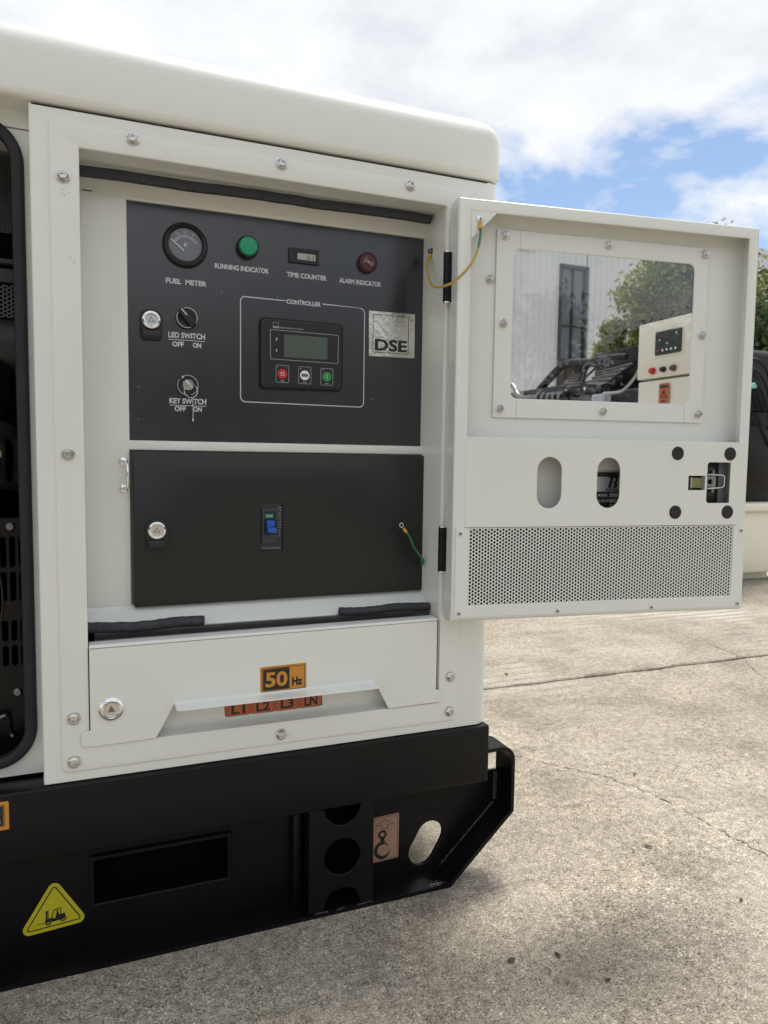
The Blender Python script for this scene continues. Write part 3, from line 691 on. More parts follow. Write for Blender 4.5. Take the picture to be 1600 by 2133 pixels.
tipl, tipr = [], []
# plan outline of the grip with rounded free corners
gl = rnd([(.1055, CV - .0040), (.4575, CV - .0040), (.4575, CV - .0315, .006), (.1055, CV - .0315, .006)], 0)
gp = plate(gl, 0, .0016, b=.0005)                      # built flat, then laid down
grip = ([(x, z, -.4086 - y + (z - CV) * .03) for x, y, z in gp[0]], gp[1])
bend = ([], [])
pr = [(CV + .0001, -.4040), (CV - .0006, -.4062), (CV - .0020, -.4078), (CV - .0042, -.4087), (CV - .0042, -.4108), (CV + .0018, -.4096), (CV + .0018, -.4040)]
V = [(x, y, z) for x in (.1055, .4575) for y, z in pr]; m_ = len(pr)
F = [(i, (i + 1) % m_, m_ + (i + 1) % m_, m_ + i) for i in range(m_)] + [tuple(range(m_)), tuple(range(m_, 2 * m_))]
ob('grip', join(grip, (V, F)), 'cream_paint', tcov)
roll = ([], [])
rp = [(CV, -.3060)] + [(CV + .004 - .004 * math.cos(PI / 2 * k_ / 5), -.3040 + .0038 * math.sin(PI / 2 * k_ / 5)) for k_ in range(6)] + [(.020, -.3002), (.020, -.3022), (CV + .0022, -.3060)]
V = [(x, y, z + (0 if x < 0 else .0016)) for x in (-.0238, .5832) for y, z in rp]; m_ = len(rp)
F = [(i, (i + 1) % m_, m_ + (i + 1) % m_, m_ + i) for i in range(m_)] + [tuple(range(m_)), tuple(range(m_, 2 * m_))]
ob('rolled_edge', (V, F), 'cream_paint', tcov)
def cam_lock(cx, cz, y, parent):
    ob('lock', lathe([(.0190, 0), (.0190, -.0015), (.0165, -.0042), (.0140, -.0050), (.0128, -.0046), (.0120, -.0010), (.002, -.0008)], (cx, y, cz), 36), 'chrome', parent)
    ob('cylinder', lathe([(.0108, 0), (.0108, -.0022), (.0100, -.0030), (.001, -.0030)], (cx, y, cz + .001), 28), 'steel', parent)
    ob('triangle_mark', plate([(cx - .0048, cz - .0038), (cx + .0050, cz - .0030), (cx - .0004, cz + .0062)], y - .0050, .002), 'dark_steel', parent)
cam_lock(.0076, -.4056, CV, tcov)
hz = ob('frequency_sticker', plate(rnd([(.2475, -.4085), (.3290, -.4080), (.3290, -.3600), (.2470, -.3612)], .002), CV - .0003, .0003), 'orange_sticker', tcov)
ob('border_line', ring_line(rnd([(.2502, -.4052), (.3262, -.4050), (.3262, -.3632), (.2499, -.3642)], .0015), CV - .0004, .0007), 'print_black', tcov)
ob('black_field', plate(rnd([(.2522, -.4030), (.2985, -.4028), (.2985, -.3650), (.2520, -.3660)], .002), CV - .0006, .0003), 'print_black', tcov)
lettering('50', .2560, -.3962, CV - .0007, 'orange_sticker', tcov, .0390, .0255, .03)
lettering('Hz', .3030, -.3975, CV - .0004, 'print_black', tcov, .0190, .0140, .05)
# sheet behind the grip, with the terminal sticker
inner = ob('terminal_sheet', join(plate(rect(.05, .52, -.4500, -.345), .0225, .002),
    ([(x, y, z) for x in (.05, .52) for y, z in [(.0225, -.4500), (.0205, -.4560), (.0160, -.4605), (.0080, -.4632), (.0, -.4640)]], [(i, i + 1, 6 + i, 5 + i) for i in range(4)])), 'cream_paint', GEN)
ob('terminal_sticker', plate([(.1918, -.4538), (.3680, -.4536), (.3655, -.4180), (.1890, -.4180)], .0221, .0003), 'red_orange_sticker', inner)
for i, tx in enumerate(('L1', 'L2', 'L3', 'LN')):
    x0 = .1945 + i * .0436
    ob('box_line', ring_line(rect(x0, x0 + .0400, -.4518, -.4200, .003), .0220, .0006), 'print_black', inner)
    lettering(tx, x0 + .0200, -.4478, .0219, 'print_black', inner, .0240, .0165, .03, 'C')

# ------------------------------------------------------------------ the open inspection door
DR = ob('inspection_door', join(
    plate(rnd([(0, -.296), (.6207, -.296), (.6207, .458), (0, .458)], .0015, 2), 0, .003, [rect(.0245, .5994, .0400, .4365), rect(.030, .594, -.270, .034)], b=.0028, nb=3),
    sweep_y([(0, -.296), (.6207, -.296), (.6207, .458), (0, .458), (0, -.296)], .0028, .040, .0018),
    plate(rect(.0005, .6202, -.2955, .4575), .0375, .0025, [rect(.1120, .5120, .1070, .3970, .012)])), 'cream_paint', GEN, (.588, -.0514, 0), (0, 0, math.radians(-7.918)))
wf = ob('window_frame', plate(rect(.0860, .5345, .0790, .4215, .002), .0335, .002, [rect(.1197, .5046, .1142, .3895, .014, 6)], b=.0006), 'cream_paint', DR)
ob('window_pane', plate(rect(.0950, .5260, .0900, .4110), .0357, .0014), 'acrylic', DR)
ob('pane_edge', plate(rect(.1190, .5052, .1136, .3900, .0146, 6), .0352, .0004, [rect(.1206, .5037, .1151, .3886, .0132, 6)]), 'white_paint', DR)
for x in (.1325, .4930): ob('seam', join(box(x, x + .0004, .0333, .0336, .0795, .1125)), 'dark_steel', wf)
ob('seam', box(.1325, .1329, .0333, .0336, .3910, .4210), 'dark_steel', wf)
def nut_mesh():
    hexa = [(.0066 * math.cos(PI / 3 * i + .2), .0066 * math.sin(PI / 3 * i + .2)) for i in range(6)]
    return mesh('nut', join(lathe([(.0086, 0), (.0086, -.001), (.0072, -.002), (.001, -.002)], n=20), plate(hexa, -.0062, .0045, b=.0006), lathe([(.0037, -.006), (.0037, -.0110), (.0030, -.0118), (.0005, -.0118)], n=14)), 'steel', 30)
NUT = nut_mesh()
for x, z in [(.1028, .4090), (.3136, .4085), (.5242, .4082), (.1014, .2515), (.5250, .2519), (.0993, .0954), (.3124, .0960), (.5239, .0967)]:
    ob('nut', NUT, None, DR, (x, .0335, z), (0, random.uniform(0, 1), 0))
ob('nut', NUT, None, DR, (.0754, .0375, .3297), (0, .4, 0))
gus = ob('gusset', plate([(.0240, .4370), (.0722, .4370), (.0245, .3890)], .0009, .0016), 'cream_paint', DR)
ob('screw', lathe([(.0066, 0), (.0062, -.002), (.0045, -.0036), (.001, -.0040)], (.0395, .0009, .4235), 18), 'chrome', DR)
ob('cross_slot', join(box(.0365, .0425, -.0034, -.002, .4229, .4241), box(.0389, .0401, -.0034, -.002, .4205, .4265)), 'socket_dark', DR)
lc = ob('lower_cover', join(plate(rect(.0232, .5974, -.1240, .0405, .001), -.0012, .0016, [oblong(.1880, -.0413, .0230, .0250, PI / 2), oblong(.3105, -.0410, .0238, .0243, PI / 2),
    rect(.4850, .5230, -.0545, -.0262, .0015), rnd([(.5270, -.0800, .006), (.5800, -.0800), (.5800, .0005), (.5270, .0005, .006)], 0)], b=.0005),
    sweep_y([(.0700, .0405), (.4300, .0405)], .0004, .0375, -.0015), sweep_y([(.0232, .0402), (.0700, .0402)], .0004, .0375, -.0015), sweep_y([(.4300, .0402), (.5974, .0402)], .0004, .0375, -.0015)), 'cream_paint', DR)
PLUG = mesh('rubber_plug', lathe([(.0132, .0), (.0132, -.0008), (.0120, -.0018), (.001, -.0022)], n=26), 'black_rubber')
for x, z in ((.4580, .0170), (.5768, .0175), (.4580, -.0977), (.5766, -.0980)): ob('rubber_plug', PLUG, None, DR, (x, -.0012, z))
npz = ob('nameplate', plate(rect(.290, .415, -.115, -.0175, .002), .0362, .0008), 'label_silver', DR)
ob('label_band', plate(rect(.293, .412, -.0305, -.0215), .0358, .0004), 'print_black', DR)
ob('label_band', plate(rect(.293, .412, -.112, -.0595), .0358, .0004), 'print_black', DR)
ob('label_fill', join(*[plate(rect(.336, .405, -.0702 - i * .0112, -.0622 - i * .0112), .0355, .0003) for i in range(4)]), 'label_silver', DR)
for i, tx in enumerate(('MODEL', 'KVA OUTPUT', 'RPM', 'SERIAL')): lettering(tx, .3110 if i != 1 else .3035, -.0690 - i * .0112, .0358, 'print_white', DR, h=.0048, bold=.01)
lettering('BLUE FLAG', .3405, -.0578, .0361, 'print_black', DR, .0270, .0045, .05, 'C')
lettering('MANU', .3520, -.0275, .0358, 'print_white', DR, h=.0034, bold=0)
bl = [(.3320, -.0520), (.3385, -.0520), (.3435, -.0315), (.3370, -.0315)]
ob('flag_emblem', join(plate(bl, .0360, .0002), plate(rnd([(.3400, -.0520), (.3500, -.0520), (.3535, -.0455), (.3490, -.0420), (.3520, -.0400), (.3545, -.0340), (.3510, -.0300), (.3345, -.0300), (.3335, -.0325), (.3480, -.0330), (.3490, -.0375), (.3430, -.0420), (.3470, -.0450), (.3455, -.0490)], .0006, 2), .0360, .0002)), 'print_black', DR)
ob('label_bolt', join(lathe([(.0035, 0), (.003, -.001), (.001, -.0012)], (.3050, .0362, -.026), 12), lathe([(.0030, 0), (.003, -.001), (.001, -.0012)], (.3050, .0358, -.0405), 12)), 'black_rubber', DR)
# slam latch behind the cut-outs
lt = ob('latch_body', join(box(.4780, .5680, .0170, .0370, -.0900, .0120, .002), box(.5240, .5560, .0120, .0180, -.0700, -.0080, .003)), 'black_plastic', DR)
ob('latch_backing', box(.5660, .5900, .0200, .0375, -.0900, .0120, .001), 'grey_plastic', DR)
ob('latch_plate', plate(rnd([(.5210, -.0580), (.5300, -.0580), (.5300, -.0480), (.5530, -.0480), (.5530, -.0270), (.5300, -.0270), (.5300, -.0180), (.5210, -.0180)], .001), .0060, .002, [rnd([(.5340, -.0430), (.5450, -.0430), (.5450, -.0330), (.5340, -.0330)], .003)], b=.0004), 'grey_plastic', DR)
ob('latch_bail', tube([(.5330, .0060, -.0235), (.5480, .0050, -.0240), (.5650, .0045, -.0245), (.5705, .0045, -.0270), (.5712, .0045, -.0370), (.5705, .0045, -.0470), (.5650, .0045, -.0500), (.5480, .0050, -.0510), (.5330, .0060, -.0515)], .0017, 10), 'steel', DR)
ob('latch_pin', tube([(.5475, .0085, -.0155), (.5475, .0085, -.0590)], .0030, 12), 'grey_plastic', DR)
ob('latch_spring', tube([(.5330 + .0022 * math.sin(i * 1.2), .0105, -.020 - i * .0016) for i in range(24)], .0005, 6), 'chrome', DR)
ob('sight_glass', join(box(.4960, .5240, .0060, .0150, -.0510, -.0300, .002)), 'level_yellow', DR)
ob('sight_edge', box(.4940, .4965, .0040, .0140, -.0515, -.0295, .0006), 'label_silver', DR)
ob('sight_ring', plate(circ(.5135, -.0405, .0062, 20), .0055, .0006, [circ(.5135, -.0405, .0053, 20)]), 'dark_steel', DR)
# perforated intake grille
pf = ob('grille_frame', plate(rect(.0060, .6196, -.2895, -.1245), -.0024, .0022, [rect(.0313, .5930, -.2668, -.1262)], b=.0005), 'cream_paint', DR)
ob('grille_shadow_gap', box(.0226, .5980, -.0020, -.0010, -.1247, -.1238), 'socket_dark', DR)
def perforated(x0, x1, z0, z1, p, r, y, t):
    V, F = [], []; cw = p * math.cos(PI / 6); n = 12
    nx = int(math.ceil((x1 - x0) / cw)) + 1; nz = int(math.ceil((z1 - z0) / p)) + 1
    hx = [(p / math.sqrt(3) * math.cos(PI / 3 * i), p / math.sqrt(3) * math.sin(PI / 3 * i)) for i in range(6)]
    o6 = []
    for i in range(6): a, b_ = hx[i], hx[(i + 1) % 6]; o6 += [a, ((a[0] + b_[0]) / 2, (a[1] + b_[1]) / 2)]
    ins = [(r * math.cos(2 * PI * i / n), r * math.sin(2 * PI * i / n)) for i in range(n)]
    cl = lambda v, a, b_: max(a, min(b_, v))
    for i in range(nx):
        for j in range(nz + 1):
            cx, cz = x0 + i * cw, z0 + j * p - (p / 2 if i % 2 else 0); s0 = len(V)
            for lp, yy in ((o6, y), (ins, y), (ins, y + t)): V += [(cl(cx + a, x0, x1), yy, cl(cz + b_, z0, z1)) for a, b_ in lp]
            for q in range(n):
                q2 = (q + 1) % n
                F.append((s0 + q, s0 + q2, s0 + n + q2, s0 + n + q)); F.append((s0 + n + q, s0 + n + q2, s0 + 2 * n + q2, s0 + 2 * n + q))
    return V, F
def raw(name, g, mat, parent, flip=True):
    me = bpy.data.meshes.new(name); me.from_pydata(g[0], [], g[1]); me.materials.append(MAT[mat]); me.validate(); return ob(name, me, None, parent)
raw('perforated_sheet', perforated(.0300, .5945, -.2680, -.1250, .00665, .00250, -.0006, .0015), 'cream_paint', DR)
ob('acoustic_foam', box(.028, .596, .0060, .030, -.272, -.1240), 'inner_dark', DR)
RIV = mesh('rivet', lathe([(.0047, 0), (.0046, -.0008), (.0034, -.0018), (.0019, -.0020), (.0017, -.0004), (.0002, -.0004)], n=18), 'steel')
RVC = mesh('rivet_bore', lathe([(.0018, -.0006), (.0016, -.0007), (.0002, -.0007)], n=12), 'socket_dark')
for x, z in [(.0142, -.1341), (.0144, -.2808), (.2118, -.2835), (.4127, -.2840), (.6095, -.2835), (.6100, -.1352)]:
    ob('rivet', RIV, None, DR, (x, -.0024, z)); ob('rivet_bore', RVC, None, DR, (x, -.0026, z))
# hinges
for z0, z1 in ((.2825, .3735), (-.2100, -.1247)):
    pf_ = [(.0060, z0), (.0064, z0 + .003)]; m = 5; d = (z1 - z0 - .006) / m
    for i in range(m):
        a = z0 + .003 + i * d; pf_ += [(.0070, a + .0004), (.0070, a + d - .0004), (.0064, a + d)]
    pf_ += [(.0060, z1)]
    h_ = ob('hinge', lathe(pf_, (.5860, -.0135, 0), 20, 'z'), 'black_frame', GEN)
    ob('hinge_cap', lathe([(.0055, z0 - .0012), (.0066, z0 - .0002), (.0066, z0 + .0018)], (.5860, -.0135, 0), 18, 'z'), 'chrome', h_)
    ob('hinge_cap', lathe([(.0066, z1 - .0018), (.0066, z1 + .0002), (.0055, z1 + .0012)], (.5860, -.0135, 0), 18, 'z'), 'chrome', h_)
    ob('hinge_leaf', join(box(.5880, .5903, -.0130, -.0030, z0 + .002, z1 - .002), box(.5860, .6000, -.0195, -.0115, z0 + .002, z1 - .002)), 'black_frame', h_)
# earth strap from the recess wall to the door
wq = smooth([(.6272, -.0580, .4100), (.6262, -.0625, .4005), (.6185, -.0700, .3720), (.6040, -.0740, .3420), (.5880, -.0700, .3210), (.5720, -.0560, .3060), (.5620, -.0180, .3075), (.5655, .0150, .3260), (.5690, .0320, .3450), (.5745, .0480, .3660), (.5850, .0600, .3830)], 8)
nq = 12
es = ob('earth_strap', tube(wq, .0024, nq), 'wire_yellow', GEN, mat2='wire_green', pick=lambda i: (i % nq) in ((1, 2, 3) if i < 40 * nq else ()) or ((i % nq) in (0, 1, 2, 3, 4, 11, 10) and i < 17 * nq))
ob('lug_sleeve', tube([(.6276, -.0568, .4175), (.6268, -.0600, .4050)], .0040, 12), 'lug_orange', es)
ob('lug_sleeve', tube([(.5805, .0560, .3775), (.5875, .0605, .3865)], .0028, 10), 'lug_orange', es)
ob('wall_bolt', lathe([(.0062, 0), (.0062, -.002), (.0045, -.0025), (.0045, -.007), (.0035, -.008), (.0005, -.008)], (.5905, .061, .3935), 12, 'x'), 'dark_steel', es)

# ------------------------------------------------------------------ skid
rail = ob('rail', join(box(-1.45, .7010, -.0085, .045, -.6350, -.5200, .0045, 3)), 'black_frame', GEN)
bs = ob('base_frame', join(
    plate([(-1.45, -.832), (.6265, -.832), (.754, -.7095), (.754, -.6430), (.6960, -.6430), (.6960, -.600), (-1.45, -.600)], .0530, .006, [oblong(.5950, -.7715, .0190, .0275, math.radians(60)), rect(-.0255, .2010, -.7600, -.6790, .002)]),
    sweep_y([(-1.45, -.838), (.6230, -.838), (.7625, -.7070), (.7625, -.6050)] + arc(.7325, -.6000, .030, 0, 90, 7)[1:] + [(.6900, -.570)], -.0060, .0560, .0075)), 'black_frame', GEN)
ob('top_plate', join(box(.6950, .7325, .050, .50, -.5775, -.5703, .001)), 'black_frame', GEN)
ob('lifting_boss', plate(oblong(.5950, -.7690, .0200, .0480, math.radians(60), 14), .0515, .0016, [oblong(.5950, -.7715, .0190, .0275, math.radians(60))], b=.001), 'black_frame', GEN)
sf = ob('stiffener', join(plate([(.3360, -.8300), (.4605, -.8300), (.4605, -.6200), (.3360, -.6200)], -.0045, .005, [circ(.4000, -.7310, .0345, 36), circ(.4000, -.6365, .0345, 36), rnd([(.3650, -.8295), (.4350, -.8295), (.4350, -.8200, .004), (.4240, -.7960, .014), (.4000, -.7900, .02), (.3760, -.7960, .014), (.3650, -.8200, .004)], 0)], b=.0008),
    box(.3360, .3410, .0008, .053, -.8300, -.6200), box(.4555, .4605, .0008, .053, -.8300, -.6200)), 'black_frame', GEN)
ob('stiffener_shade', box(.3415, .4550, .046, .0525, -.829, -.62), 'inner_dark', sf)  # near-black slab painting the shade seen through the holes
pk = ob('fork_pocket', join(plate(rect(-.0310, .2065, -.7650, -.6740, .003), .0460, .0065, [rect(-.0235, .1990, -.7580, -.6815, .003)], b=.001),
    sweep_y([(-.0235, -.7580), (.1990, -.7580), (.1990, -.6815), (-.0235, -.6815), (-.0235, -.7580)], .0525, .82, -.004), box(-.0235, .1990, .80, .81, -.758, -.6815)), 'black_frame', GEN)
ob('pocket_shade', sweep_y([(-.0230, -.7575), (.1985, -.7575), (.1985, -.6820), (-.0230, -.6820), (-.0230, -.7575)], .0560, .80, .001), 'inner_dark', pk)  # added near-black liner, deep shade of the pocket put into its colour
for x in (.0340, .1980): ob('hanging_bolt', lathe([(.0055, -.6420), (.0055, -.6385), (.003, -.6360)], (x, .028, -.0030), 10, 'z'), 'steel', pk)
ob('side_channel', join(box(.3160, .3330, .030, .053, -.83, -.635, .002)), 'black_frame', GEN)
ob('lower_tank', join(box(-1.40, .45, .10, .82, -.80, -.55, .004), box(-1.42, .695, .06, .86, -.56, -.524)), 'inner_dark', GEN)
ob('rear_frame', join(plate([(-1.45, -.836), (.6265, -.836), (.754, -.7095), (.754, -.6430), (.6960, -.6430), (.6960, -.600), (-1.45, -.600)], .8300, .006), box(-1.45, .70, .83, .88, -.635, -.52, .003)), 'black_frame', GEN)
wl = []
for a, b_ in (((.7535, -.648), (.7525, -.705)), ((.7500, -.7120), (.6290, -.8270))):
    n = 26
    for q in range(2):
        pts = [(a[0] + (b_[0] - a[0]) * i / n + random.uniform(-.0012, .0012) - q * .004, .0515 - .0012 * (i % 2), a[1] + (b_[1] - a[1]) * i / n + random.uniform(-.0012, .0012)) for i in range(n + 1)]
        wl.append(tube(pts, .0022, 6))
wl += [tube([(x0_ + i * .003, -.0045 + random.uniform(-.0012, .0012), -.8300 + random.uniform(-.0008, .0010)) for i in range(k_)], .0013, 6) for x0_, k_ in ((.3480, 9), (.3900, 6), (.4300, 11))]
tag(ob('weld_bead', join(*wl), 'weld', bs), None, kind='stuff')
for x, y in ((.2560, .022), (.5690, .022), (-.13, .022)): ob('anchor_hole', lathe([(.0085, -.8303), (.0083, -.8300), (.001, -.8300)], (x, y, 0), 16, 'z'), 'black_frame', bs)
gg = random.Random(21); gr = []
for i in range(45):
    x, y = (.592 + gg.gauss(0, .010), .004 + gg.gauss(0, .004)) if i < 45 else (gg.uniform(-.12, .6), gg.uniform(.0, .045))
    r_ = gg.uniform(.0003, .0009); gr.append(([(x + r_, y, -.8302), (x, y + r_, -.8302), (x - r_, y, -.8302), (x, y - r_, -.8302), (x, y, -.8292)], [(0, 1, 4), (1, 2, 4), (2, 3, 4), (3, 0, 4)]))
tag(ob('grit', join(*gr), 'print_white', bs), None, kind='stuff')
# stickers on the skid
tri = ob('forklift_sticker', plate(rnd([(-.1420, -.7945, .010), (-.0325, -.7870, .010), (-.0850, -.7015, .010)], 0), .0527, .0003), 'yellow_sticker', bs)
def inset_tri(d): return offset(rnd([(-.1420, -.7945, .010), (-.0325, -.7870, .010), (-.0850, -.7015, .010)], 0), d)
ob('border_line', plate(inset_tri(.0060), .0524, .0002, [inset_tri(.0078)]), 'print_black', bs)
fx, fz, fs = -.0870, -.7690, .00098
def FK(pts): return [(fx + a * fs, fz + b_ * fs) for a, b_ in pts]
yl = .0523
fk = [plate(FK([(-24, -8.6), (-10, -7.8), (-10, -6.8), (-24, -7.6)]), yl, .0002), plate(FK([(-12, -3), (-9.6, -3), (-9.6, 13), (-12, 13)]), yl, .0002), plate(FK([(-9, -3), (-7.6, -3), (-7.6, 13.6), (-9, 13.6)]), yl, .0002),
    plate(FK([(-13, -3), (-5, -1), (3, -2), (3, 2.5), (18, 4), (18, -4), (15, -6), (0, -8), (-4, -7), (-13, -7)]), yl, .0002),
    plate(FK([(-4, -1), (1, 13.5), (11.5, 15), (12, 4), (10.5, 4), (10.2, 13.4), (2, 12), (-2.4, -1)]), yl, .0002), plate(FK([(3.5, 3), (8.5, 3), (7.5, 8), (5, 8)]), yl, .0002), plate([(fx + a * fs, fz + b_ * fs) for a, b_ in circ(6.2, 10, 1.7, 10)], yl, .0002),
    plate(FK(circ(-8, -8.5, 4.6, 18)), yl - .0002, .0002, [FK(circ(-8, -8.5, 2.7, 14))]), plate(FK(circ(-8, -8.5, 1.4, 10)), yl - .0002, .0002), plate(FK(circ(14.5, -5.0, 5.2, 18)), yl - .0002, .0002, [FK(circ(14.5, -5.0, 3.1, 14))]), plate(FK(circ(14.5, -5.0, 1.6, 10)), yl - .0002, .0002)]
ob('forklift_symbol', join(*fk), 'print_black', bs)
ob('hook_sticker', plate(rnd([(.4625, -.7925), (.5355, -.7900), (.5360, -.6985), (.4630, -.7010)], .003), .0527, .0003), 'brown_sticker', bs)
ob('border_line', ring_line(rnd([(.4650, -.7900), (.5330, -.7875), (.5335, -.7010), (.4655, -.7035)], .002), .0525, .0006), 'print_black', bs)
ah = [(.4985, -.7260), (.5125, -.7260), (.5125, -.7190), (.5265, -.7190), (.5055, -.7075), (.4845, -.7190), (.4985, -.7190)]
ob('up_arrow', plate(ah, .0524, .0002, [offset(ah if area(ah) > 0 else ah[::-1], .0009)]), 'print_black', bs)
hk = []
for i in range(23):
    a = math.radians(95 + 255 * i / 22); rr_ = .0150; wdt = .0058 if i < 16 else .0058 * (1 - (i - 15) / 8.5)
    hk.append(((.5020 + rr_ * math.cos(a), -.7690 + rr_ * math.sin(a)), (.5020 + (rr_ - 0) * math.cos(a), -.7690 + rr_ * math.sin(a)), wdt, a))
V, F = [], []
for (x, z), _, wd, a in hk: V += [(x + wd * .62 * math.cos(a), .0524, z + wd * .62 * math.sin(a)), (x - wd * .62 * math.cos(a), .0524, z - wd * .62 * math.sin(a))]
F = [(2 * i, 2 * i + 1, 2 * i + 3, 2 * i + 2) for i in range(len(hk) - 1)]
hook = [(V, F), plate(circ(.5010, -.7372, .0090, 22), .0523, .0002, [circ(.5010, -.7372, .0045, 18)]), plate([(.4970, -.7445), (.5050, -.7445), (.5050, -.7580), (.4970, -.7580)], .0523, .0002), plate(circ(.5050, -.7530, .0032, 14), .0520, .0002, [circ(.5050, -.7530, .0021, 12)]), plate([(.5060, -.7555), (.5140, -.7595), (.5127, -.7610), (.5050, -.7565)], .0522, .0002)]
ob('hook_symbol', join(*hook), 'print_black', bs)
ob('fuel_sticker', plate(rect(-.2350, -.1415, -.5760, -.5312, .002), -.0089, .0003), 'orange_sticker', rail)
ob('black_field', plate(rect(-.2300, -.1475, -.5705, -.5365, .001), -.0091, .0002), 'print_black', rail)
ob('border_line', ring_line(rect(-.2290, -.1487, -.5695, -.5375), -.0091, .0005), 'orange_sticker', rail)
lettering('DIESEL', -.2180, -.5500, -.0092, 'orange_sticker', rail, .0650, .0085, .01)
lettering('use clean fuel', -.2180, -.5645, -.0092, 'orange_sticker', rail, .0650, .0042, 0)
# ------------------------------------------------------------------ engine bay left of the panel
ob('bay_header', box(-1.43, -.0935, .044, .050, .4900, .5155), 'cream_paint', GEN)
ob('bay_frame', plate(rect(-1.43, -.0932, -.5155, .4885), .0460, .0025, [rect(-.81, -.1135, -.4895, .4880, .05, 8)]), 'cream_paint', GEN)
go = rect(-.83, -.1035, -.4990, .5000, .062, 10)
ob('rubber_seal', plate(go, .0320, .0160, [offset(go, .0180)], b=.0062, nb=4), 'black_rubber', GEN)
SMALL = mesh('screw', lathe([(.0075, 0), (.0072, -.002), (.005, -.004), (.001, -.0045)], n=16), 'dark_steel')
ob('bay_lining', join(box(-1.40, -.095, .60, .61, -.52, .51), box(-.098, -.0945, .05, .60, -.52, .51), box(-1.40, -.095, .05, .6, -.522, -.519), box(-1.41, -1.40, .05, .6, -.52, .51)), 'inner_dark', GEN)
sl_ = []
for x in (-.1530, -.1395, -.1262):
    for z0, z1 in ((-.187, -.136), (-.243, -.194), (-.31, -.275), (-.352, -.317)): sl_.append(oblong(x, (z0 + z1) / 2, (z1 - z0) / 2 - .0042, .0042, PI / 2, 5))
fg = ob('fan_guard', plate(rect(-.62, -.110, -.50, -.1050), .105, .002, sl_ + [circ(-.345, -.235, .188, 40)], b=.0004), 'black_frame', GEN)
ob('guard_rim', tube([(-.345 + .190 * math.cos(2 * PI * i / 48), .103, -.235 + .190 * math.sin(2 * PI * i / 48)) for i in range(48)], .0014, 6, True), 'copper_edge', fg)
copies(SMALL, 'screw', [(-.1415, .105, -.1200), (-.1368, .105, -.3975)], fg)
ob('fan_blade', join(*[([(-.345 + r_ * math.cos(a + tw), .15 + dy_, -.235 + r_ * math.sin(a + tw)) for r_, tw, dy_ in ((.03, -.2, 0), (.175, -.22, -.02), (.175, .22, .02), (.03, .2, .02))], [(0, 1, 2, 3)]) for a in [i * PI / 3 for i in range(6)]]), 'black_plastic', fg)
raw('perforated_baffle', perforated(-.40, -.128, .2330, .2880, .0072, .0024, .20, .0015), 'dark_plate', GEN)
ob('baffle_backing', box(-.42, -.120, .215, .222, .05, .50), 'inner_dark', GEN)
ob('baffle_rail', join(box(-.42, -.122, .190, .210, .322, .330, .001), box(-.42, -.122, .198, .212, .292, .315, .001)), 'dark_plate', GEN)
raw('intake_mesh', perforated(-.40, -.125, .3750, .500, .0045, .0014, .20, .0012), 'dark_plate', GEN)
ob('engine_block', join(box(-.60, -.150, .17, .5, -.06, .05, .01), lathe([(.05, -.62), (.055, -.60), (.055, -.16), (.04, -.145)], (0, .22, .11), 20, 'x'), lathe([(.07, -.62), (.07, -.135), (.06, -.125)], (0, .26, .19), 20, 'x'), box(-.40, -.1600, .13, .2, -.035, -.012, .003)), 'black_plastic', GEN)
ob('hose', join(tube(smooth([(-.30, .12, .03), (-.18, .12, .045), (-.13, .16, .02), (-.14, .2, -.06)], 6), .012, 10), tube(smooth([(-.25, .10, -.03), (-.17, .11, -.05), (-.125, .16, -.055)], 6), .007, 8)), 'black_rubber', GEN)
ob('dipstick_tag', box(-.40, -.1540, .125, .128, -.006, .004), 'level_yellow', GEN)
ob('hose_clamp', tube(smooth([(-.19, .09, -.45), (-.155, .09, -.43), (-.150, .10, -.46), (-.145, .1, -.47)], 6), .004, 8), 'dark_steel', GEN)
# key ring hanging from the key switch
kr = tag(empty('key_ring', (.1440, .075, .100 + H)), 'spare key on a thin wire ring hanging from the key switch', 'keys')
rg = [(.1440 + .0112 * math.cos(2 * PI * i / 40), .0755 + .003 * math.sin(2 * PI * i / 40), .1115 + .0118 * math.sin(2 * PI * i / 40)) for i in range(40)]
off = Vector(kr.location)
def rel(g): return [(x - off.x, y - off.y, z + H - off.z) for x, y, z in g[0]], g[1]
ob('wire_ring', rel(tube(rg, .0006, 8, True)), 'steel', kr)
bladez = [(.0760, .1010), (.0760, .0890)] + [(.0745 + (.0008 if i % 2 else 0), .0880 - i * .0032) for i in range(9)] + [(.0765, .0590), (.0790, .0610), (.0795, .0890), (.0800, .1005)]
V = [(x, y, z) for x in (.1462, .1484) for y, z in bladez]; n = len(bladez)
F = [tuple(range(n)), tuple(range(n, 2 * n))] + [(i, (i + 1) % n, n + (i + 1) % n, n + i) for i in range(n)]
ob('key', rel((V, F)), 'steel', kr)

# ------------------------------------------------------------------ open generator set across the yard (seen through the door window)
GEN2 = None
def part(name, g, mat, parent, top=None, **kw):
    """mesh given in world metres, hung under parent (top = the thing when parent is already a part)"""
    o_ = Vector((top or parent).location)
    return ob(name, ([(x - o_.x, y - o_.y, z - o_.z) for x, y, z in g[0]], g[1]), mat, parent, **kw)
def facing_x(g, x0):
    """turn a plate drawn in XZ (front -Y) so that its front looks to -X; its x axis runs along -Y"""
    return [(x0 + y, -x, z) for x, y, z in g[0]], g[1]
G2 = tag(empty('open_generator_set', (4.1, 3.9, 0)), 'open-frame black engine generator with cream control cabinet, across the yard behind the door window', 'generator')
def P2(name, g, mat): return part(name, g, mat, G2)
sk = P2('skid', join(box(3.62, 4.62, 2.50, 5.60, .06, .50, .015), box(3.56, 4.68, 2.46, 5.64, .50, .56, .012), box(3.70, 4.54, 2.6, 5.5, .0, .06)), 'sunlit_yellow_cream')
